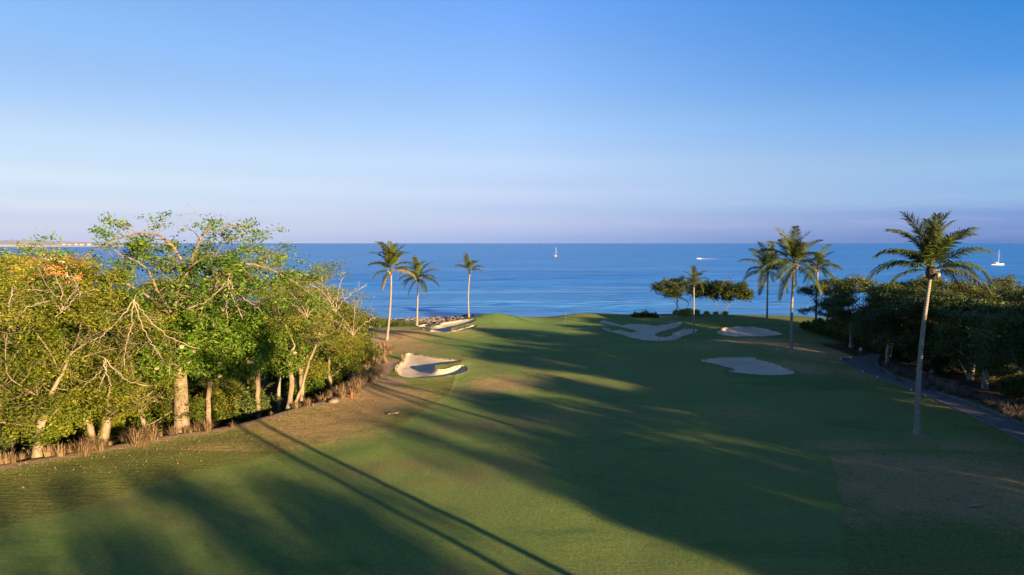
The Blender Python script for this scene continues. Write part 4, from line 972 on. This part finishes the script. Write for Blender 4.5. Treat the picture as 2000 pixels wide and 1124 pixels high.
# ------------------------------------------------------------------ tall grass, fallen leaves, shore stones
def grass_stuff(name, pts, mat, label, cat, h=1.1, blades=70, spread=.28, seed=0):
    r = np.random.default_rng(seed); V = []; A = []
    C = np.repeat(np.array([p[:3] for p in pts]), blades, 0); S = np.repeat(np.array([p[3] for p in pts]), blades); N = len(C)
    a = r.uniform(0, 6.283, N); rad = np.abs(r.normal(0, spread * .6, N)) * S; b = C + np.stack([np.cos(a) * rad, np.sin(a) * rad, np.full(N, -.08)], 1)
    ln = h * S * r.uniform(.35, 1.3, N); tilt = r.uniform(.05, 1.0, N) ** .8; a2 = a + r.normal(0, .5, N); d = np.stack([np.cos(a2), np.sin(a2), np.zeros(N)], 1)
    m = b + d * (ln * tilt * .35)[:, None] + np.array([0, 0, 1]) * (ln * .6)[:, None]; t = b + d * (ln * tilt)[:, None] + np.array([0, 0, 1]) * (ln * (1 - .45 * tilt))[:, None]
    w = np.stack([-np.sin(a2), np.cos(a2), np.zeros(N)], 1) * (.010 + .008 * r.random(N))[:, None] * np.sqrt(S)[:, None]
    V = np.stack([b - w, b + w, m + w * 1.3, m - w * 1.3, t], 1).reshape(-1, 3); o = np.arange(N) * 5
    F4 = np.stack([o, o + 1, o + 2, o + 3], 1); F3_ = np.stack([o + 3, o + 2, o + 4], 1)
    ob = add_obj(name, mesh_np(name, V, [F4, F3_], M[mat], False, {'v': np.repeat(np.clip(.6 * np.repeat(r.random(len(pts)), blades) + .4 * r.random(N), 0, 1), 5)}))
    return tag(ob, label, cat, kind='stuff')
r = np.random.default_rng(9)
def along(P, n, off, jit):
    P = np.array(P); seg = np.linalg.norm(np.diff(P, axis=0), axis=1); cum = np.concatenate([[0], np.cumsum(seg)]); out = []
    for t in r.uniform(0, cum[-1], n):
        i = min(np.searchsorted(cum, t) - 1, len(seg) - 1); i = max(i, 0); f = (t - cum[i]) / seg[i]; p = P[i] + (P[i + 1] - P[i]) * f; d = (P[i + 1] - P[i]) / seg[i]
        q_ = p + np.array([-d[1], d[0]]) * (off + r.normal(0, jit)); out.append(q_)
    return np.array(out)
pts = []
for p in along(RIM[1:7], 90, 1.0, .7):
    if fbm(p[0] * .35 + 3, p[1] * .35, 2) > .5: pts.append((p[0], p[1], hz(*p), r.uniform(.3, .85)))
for px, py, n, sp, s in ((275, 868, 9, .7, 1.2), (130, 890, 14, .9, 1.0), (175, 882, 10, .7, .9), (365, 845, 10, .7, .8), (400, 838, 8, .7, .8), (715, 745, 16, .7, 1.25), (690, 758, 16, .8, 1.1), (670, 770, 14, .8, 1.0), (728, 735, 12, .6, 1.2), (740, 695, 12, 1.2, 1.1), (730, 712, 14, 1.3, 1.1), (745, 680, 10, 1.2, .9), (5, 905, 6, .6, 1.0)):
    c = flat_xy(px, py) 
    for k in range(n):
        p = c + r.normal(0, sp, 2); pts.append((p[0], p[1], hz(*p), s * r.uniform(.7, 1.15)))
grass_stuff('dry_grass', pts, 'drygrass', 'tan dry grass tufts along the edge of the left wood', 'grass', 1.15, 80, .26, 1)
pts = []
for p in along(Rw[14:46], 240, 1.7, .8):
    pts.append((p[0], p[1], hz(*p), r.uniform(.5, .95)))
grass_stuff('dusky_grass', pts, 'purplegrass', 'dusky dry grass verge between cart path and right wood', 'grass', 1.0, 70, .32, 2)
# ragged turf fringe along the bunker lips
pts = []
for k in BUNK_PX:
    P = FEAT[k]; per = np.vstack([P, P[:1]])
    for p in along(per, int(len(P) * 5), 0, .12): pts.append((p[0], p[1], hz(*p) + .16, r.uniform(.5, 1.2)))
grass_stuff('lip_grass', pts, 'lipgrass', 'ragged turf fringe along the bunker lips', 'grass', .13, 14, .16, 3)
# fallen leaves on the left bank
n = 5200; pp = along(RIM[1:7], n, -2.2, 2.6); pp = pp[poly_sd(pp[:, 0], pp[:, 1], RIM_POLY) > -.3]; keep = r.random(len(pp)) < .55; pp = pp[keep]
C = np.stack([pp[:, 0], pp[:, 1], H(pp[:, 0], pp[:, 1]) + .035], 1)
V, F, v = leaves(C, 1, .01, .13, .07, r, 4.)
tag(add_obj('fallen_leaves', mesh_np('fallen_leaves', V, [F], M['litter'], False, {'v': v})), 'fallen leaves scattered over the left bank', 'leaves', kind='stuff')
# stones along the waterline
m = MB(); k = 0
for i in range(2600):
    x = r.uniform(-75, 0); e = float(np.interp(x, EDGE_X, EDGE_Y)); y = e + r.normal(60, 9)
    z = hz(x, y)
    if z > SEA_Z - .6 and y > e + 14: s = abs(r.normal(.2, .2)) + .1; m.blob((x, y, z + s * .15), (s * 1.2, s, s * .7), i, .3, 6, 4)
tag(add_obj('shore_stones', m.mesh('shore_stones', M['rock'])), 'pale stones strewn along the shoreline', 'stones', kind='stuff')
for px, py, s, lab in ((702, 752, .8, 'grey boulder in the gully behind the tan grass'), (678, 768, .6, 'small grey rock at the gully rim'), (651, 786, .55, 'flat rock on the gully rim below the left trunks'), (690, 740, .7, 'grey boulder deeper in the gully')):
    p = ground_hit(px, py); m = MB(); m.blob((0, 0, .1), (s, s * .8, s * .55), int(px), .25, 10, 7)
    tag(add_obj('boulder', m.mesh('boulder', M['rock'], True), None, p), lab, 'rock', 'rocks of the gully')

# ------------------------------------------------------------------ golf furniture
b = ground_hit(1104.5, 635.5); t = thing('flagstick', 'golf flagstick with small dark flag on the putting green', 'flagstick', b)
m = MB(); m.tube([(0, 0, -.1), (0, 0, 2.35)], .017, 8); add_obj('pole', m.mesh('pole', M['kerb'], True), t)
m = MB(); V = []
for i in range(6):
    u = i / 5; yy = .05 * math.sin(u * 5)
    for zz, th in ((2.33 - .30 * u, 0), (1.98 - .22 * u, 0)): V += [(.02 + .42 * u, yy - .006, zz), (.02 + .42 * u, yy + .006, zz)]
Fq = []
for i in range(5):
    a = i * 4; c = a + 4; Fq += [(a, c, c + 2, a + 2), (a + 1, a + 3, c + 3, c + 1), (a, a + 1, c + 1, c), (a + 2, c + 2, c + 3, a + 3)]
Fq += [(0, 2, 3, 1), (20, 21, 23, 22)]
m.add(V, Fq); add_obj('flag', m.mesh('flag', M['navy']), t)
def stake(px, py, h, lab):
    b = ground_hit(px, py); t = thing('hazard_stake', lab, 'stake', b, .4, 'red hazard stakes')
    m = MB(); m.box(-.045, .045, -.045, .045, -.1, h - .05); m.add([(-.045, -.045, h - .05), (.045, -.045, h - .05), (.045, .045, h - .05), (-.045, .045, h - .05), (0, 0, h)], [(0, 1, 4), (1, 2, 4), (2, 3, 4), (3, 0, 4)])
    add_obj('post', m.mesh('post', M['red']), t)
stake(687, 779, .72, 'red stake on the dirt bank below the tan grass'); stake(751.5, 680, .72, 'red stake below the tall left palm')
b = ground_hit(1680, 692); t = thing('path_sign', 'small white sign on a post by the cart path bend', 'sign', b)
m = MB(); m.tube([(0, 0, -.2), (0, 0, .75)], .035, 8); add_obj('post', m.mesh('post', M['wood_post']), t)
m = MB(); m.box(-.22, .22, -.055, -.037, .45, .95); add_obj('panel', m.mesh('panel', M['white']), t)
for px, py, lab in ((1642, 702.5, 'white marker at the tip of the path loop'), (1686, 727, 'white marker left of the path below the loop'), (1714, 737.5, 'white marker on the left kerb at the loop neck'), (1780, 762.5, 'white marker on the left kerb just left of the nearest palm'), (1808, 774, 'white marker on the left kerb just right of the nearest palm'), (1518, 683.5, 'white marker in the grass left of the tall palm base')):
    b = ground_hit(px, py); t = thing('path_marker', lab, 'marker', b, .3, 'small white path markers')
    m = MB(); m.tube([(0, 0, -.05), (0, 0, .16), (0, 0, .2)], [.06, .06, .03], 8); add_obj('post', m.mesh('post', M['white']), t)
# fallen palm pieces on the grass
for px, py, az, mat, L, lab in ((768, 809, .5, 'flower', 1.0, 'pinkish fallen palm sheath on the dry bank'), (1904, 990, .25, 'drygrass', .9, 'tan fallen palm sheath on the brown rough at lower right')):
    b = ground_hit(px, py); m = MB(); n = 7; V = []
    for i in range(n):
        u = i / (n - 1); w = .13 * math.sin(math.pi * (u * .9 + .08)) + .02
        V += [(L * (u - .5), -w, .06 + .04 * u), (L * (u - .5), 0, .02 + .05 * math.sin(u * 3)), (L * (u - .5), w, .07 + .03 * u), (L * (u - .5), 0, .0)]
    Fq = [(i * 4 + j, i * 4 + (j + 1) % 4, i * 4 + 4 + (j + 1) % 4, i * 4 + 4 + j) for i in range(n - 1) for j in range(4)]
    m.add(V, Fq); tag(add_obj('fallen_sheath', m.mesh('fallen_sheath', M['flower'] if mat == 'flower' else M['wood_post']), None, b + np.array([0, 0, .02]), (0, 0, az)), lab, 'palm sheath')

# ------------------------------------------------------------------ boats
def hull_mesh(L, B, D, mat, bowrise=.35):
    n = 12; V = []; F = []
    for i in range(n + 1):
        u = i / n; x = L * (u - .5); w = B / 2 * (1 - max(0, (u - .35) / .65) ** 2.2) * (.8 + .2 * min(1, u / .3)); dk = D * (.62 + bowrise * u * u)
        for yy, zz in ((-w, dk), (-w * .92, D * .15), (-w * .5, -D * .35), (w * .5, -D * .35), (w * .92, D * .15), (w, dk)): V.append((x, yy, zz))
    for i in range(n):
        for j in range(5): F.append((i * 6 + j, i * 6 + 6 + j, i * 6 + 7 + j, i * 6 + 1 + j))
        F.append((i * 6 + 5, i * 6 + 11, i * 6 + 6, i * 6))
    F += [tuple(range(6)), tuple(n * 6 + j for j in range(6))[::-1]]
    m = MB(); m.add(V, F); return m.mesh('hull', mat, False)
def sailboat(label, px, py, rz, L, mast, hullmat):
    dd = ray(px, py); tt = (CAM_Z - SEA_Z) / -dd[2]; p = (dd[0] * tt, dd[1] * tt, SEA_Z)
    t = thing('sailboat', label, 'sailboat', p, rz, 'sailboats at anchor'); D = 1.5
    add_obj('hull', hull_mesh(L, L * .3, D, hullmat), t)
    m = MB(); m.add([(-L * .12, -.9, .9), (L * .2, -.75, 1.1), (L * .2, .75, 1.1), (-L * .12, .9, .9), (-L * .1, -.7, 1.75), (L * .14, -.55, 1.65), (L * .14, .55, 1.65), (-L * .1, .7, 1.75)],
                    [(0, 1, 5, 4), (1, 2, 6, 5), (2, 3, 7, 6), (3, 0, 4, 7), (4, 5, 6, 7)]); add_obj('cabin', m.mesh('cabin', M['white']), t)
    m = MB(); m.add([(-L * .36, -1.1, 2.5), (-L * .12, -1.1, 2.6), (-L * .12, 1.1, 2.6), (-L * .36, 1.1, 2.5), (-L * .36, -1.1, 1.5), (-L * .12, -1.1, 1.6), (-L * .12, 1.1, 1.6), (-L * .36, 1.1, 1.5)],
                    [(0, 1, 2, 3), (0, 4, 5, 1), (1, 5, 6, 2), (2, 6, 7, 3), (3, 7, 4, 0)]); add_obj('canopy', m.mesh('canopy', M['navy']), t)
    m = MB(); m.tube([(L * .08, 0, .8), (L * .08, 0, mast)], [.16, .10], 8); ms = add_obj('mast', m.mesh('mast', M['metal'], True), t)
    m = MB(); m.tube([(L * .07, 0, 2.6), (-L * .3, 0, 2.75)], [.2, .14], 8); add_obj('furled_sail', m.mesh('furled_sail', M['white'], True), t)
    m = MB()
    for e in ((L * .49, 0, 1.5), (-L * .48, 0, 1.1), (L * .05, -L * .14, 1.2), (L * .05, L * .14, 1.2)): m.tube([e, (L * .08, 0, mast * .98)], .025, 4)
    add_obj('rigging', m.mesh('rigging', M['metal']), t)
    m = MB()
    for x in np.linspace(-L * .46, L * .42, 7):
        for sgn in (-1, 1): m.tube([(x, sgn * L * .12 * (1 - max(0, x / L) * 1.2), 1), (x, sgn * L * .12 * (1 - max(0, x / L) * 1.2), 1.9)], .03, 4)
    add_obj('railing', m.mesh('railing', M['metal']), t)
sailboat('dark-hulled sailboat with bare mast far out mid-sea', 1085, 502.5, .15, 9.5, 16, M['navy'])
sailboat('white sailboat with bare mast anchored at the right edge', 1948, 518, -.1, 12.5, 15.2, M['white'])
dd = ray(1366, 506.5); tt = (CAM_Z - SEA_Z) / -dd[2]
t = thing('motorboat', 'small white motorboat speeding left with a foaming wake', 'motorboat', (dd[0] * tt, dd[1] * tt, SEA_Z + .1), math.pi)
hb = add_obj('hull', hull_mesh(7.2, 2.0, 1.1, M['white'], .8), t)
m = MB(); m.box(-1.2, .6, -.7, .7, .7, 1.5); add_obj('console', m.mesh('console', M['white']), t)
m = MB(); m.box(-4.7, -4.1, -.3, .3, .1, 1.5); add_obj('outboard_motor', m.mesh('outboard_motor', M['navy']), t)
q_ = NT('wake_foam'); M['foam'] = q_.fin((.55, .56, .60), .8, .2)
m = MB(); V = []; nn = 40; rw = np.random.default_rng(4)
for i in range(nn):
    u = i / (nn - 1); w = (.9 + 1.6 * u) * (1.1 - u); V += [(3 + 24 * u, -w - rw.random() * .5, .02), (3 + 24 * u, 0, .55 * (1 - u) * rw.random() + .15), (3 + 24 * u, w + rw.random() * .5, .02)]
m.add(V, [(i * 3 + j, i * 3 + 3 + j, i * 3 + 4 + j, i * 3 + 1 + j) for i in range(nn - 1) for j in range(2)])
wk = add_obj('boat_wake', m.mesh('boat_wake', M['foam']), None, (dd[0] * tt, dd[1] * tt, SEA_Z + .12)); tag(wk, 'white foam wake trailing right of the motorboat', 'wake', kind='stuff')

# ------------------------------------------------------------------ villas behind the left wood
def villa(label, px, ytop, d, w, rz, wallmat, gable):
    c = at_depth(px, ytop, d); zb = hz(c[0], c[1]); hgt = c[2] - zb; t = thing('villa', label, 'house', (c[0], c[1], zb), rz, 'terracotta villas behind the wood')
    eave = hgt - w * .16
    m = MB(); m.box(-w / 2, w / 2, -4, 4, -1, eave); wl_ = add_obj('wall', m.mesh('wall', wallmat), t)
    m = MB(); e = .5; th = .22
    if gable:   # ridge running away from the viewer
        m.add([(-w / 2 - e, -4 - e, eave - .1), (0, -4 - e, hgt), (w / 2 + e, -4 - e, eave - .1), (-w / 2 - e, 4 + e, eave - .1), (0, 4 + e, hgt), (w / 2 + e, 4 + e, eave - .1),
               (-w / 2 - e, -4 - e, eave - .1 - th), (0, -4 - e, hgt - th), (w / 2 + e, -4 - e, eave - .1 - th), (-w / 2 - e, 4 + e, eave - .1 - th), (0, 4 + e, hgt - th), (w / 2 + e, 4 + e, eave - .1 - th)],
              [(0, 1, 4, 3), (1, 2, 5, 4), (6, 9, 10, 7), (7, 10, 11, 8), (0, 6, 7, 1), (1, 7, 8, 2), (3, 4, 10, 9), (4, 5, 11, 10), (0, 3, 9, 6), (2, 8, 11, 5)])
        for yy in (-3.9, 3.9):
            g_ = MB(); g_.add([(-w / 2, yy - .08, eave), (w / 2, yy - .08, eave), (0, yy - .08, hgt - .25), (-w / 2, yy + .08, eave), (w / 2, yy + .08, eave), (0, yy + .08, hgt - .25)], [(0, 1, 2), (3, 5, 4), (0, 2, 5, 3), (1, 4, 5, 2), (0, 3, 4, 1)]); add_obj('gable', g_.mesh('gable', M['cream']), t)
    else:
        m.add([(-w / 2 - e, -4 - e, eave), (w / 2 + e, -4 - e, eave), (w / 2 + e, 4 + e, eave), (-w / 2 - e, 4 + e, eave), (-w / 4, 0, hgt), (w / 4, 0, hgt)], [(0, 1, 5, 4), (1, 2, 5), (2, 3, 4, 5), (3, 0, 4), (3, 2, 1, 0)])
    add_obj('roof', m.mesh('roof', M['terracotta']), t)
    for x in (-w * .28, w * .02, w * .3):
        f = MB(); f.box(x - .5, x + .5, -4.06, -3.99, eave - 2.0, eave - .6); wd = add_obj('window', f.mesh('window', M['glassdark']), t)
        f = MB()
        for a_, b_, c_, d_ in ((x - .6, x - .5, eave - 2.1, eave - .5), (x + .5, x + .6, eave - 2.1, eave - .5), (x - .5, x + .5, eave - 2.1, eave - 2.0), (x - .5, x + .5, eave - .6, eave - .5)): f.box(a_, b_, -4.09, -3.99, c_, d_)
        add_obj('frame', f.mesh('frame', M['cream']), wd)
villa('orange-walled villa with cream gable peeping over the left trees', 116, 500, 118, 8.5, .35, M['ochre'], True)
villa('terracotta-roofed villa nearly hidden at the far left edge', 38, 501, 110, 7, -.2, M['ochre'], False)
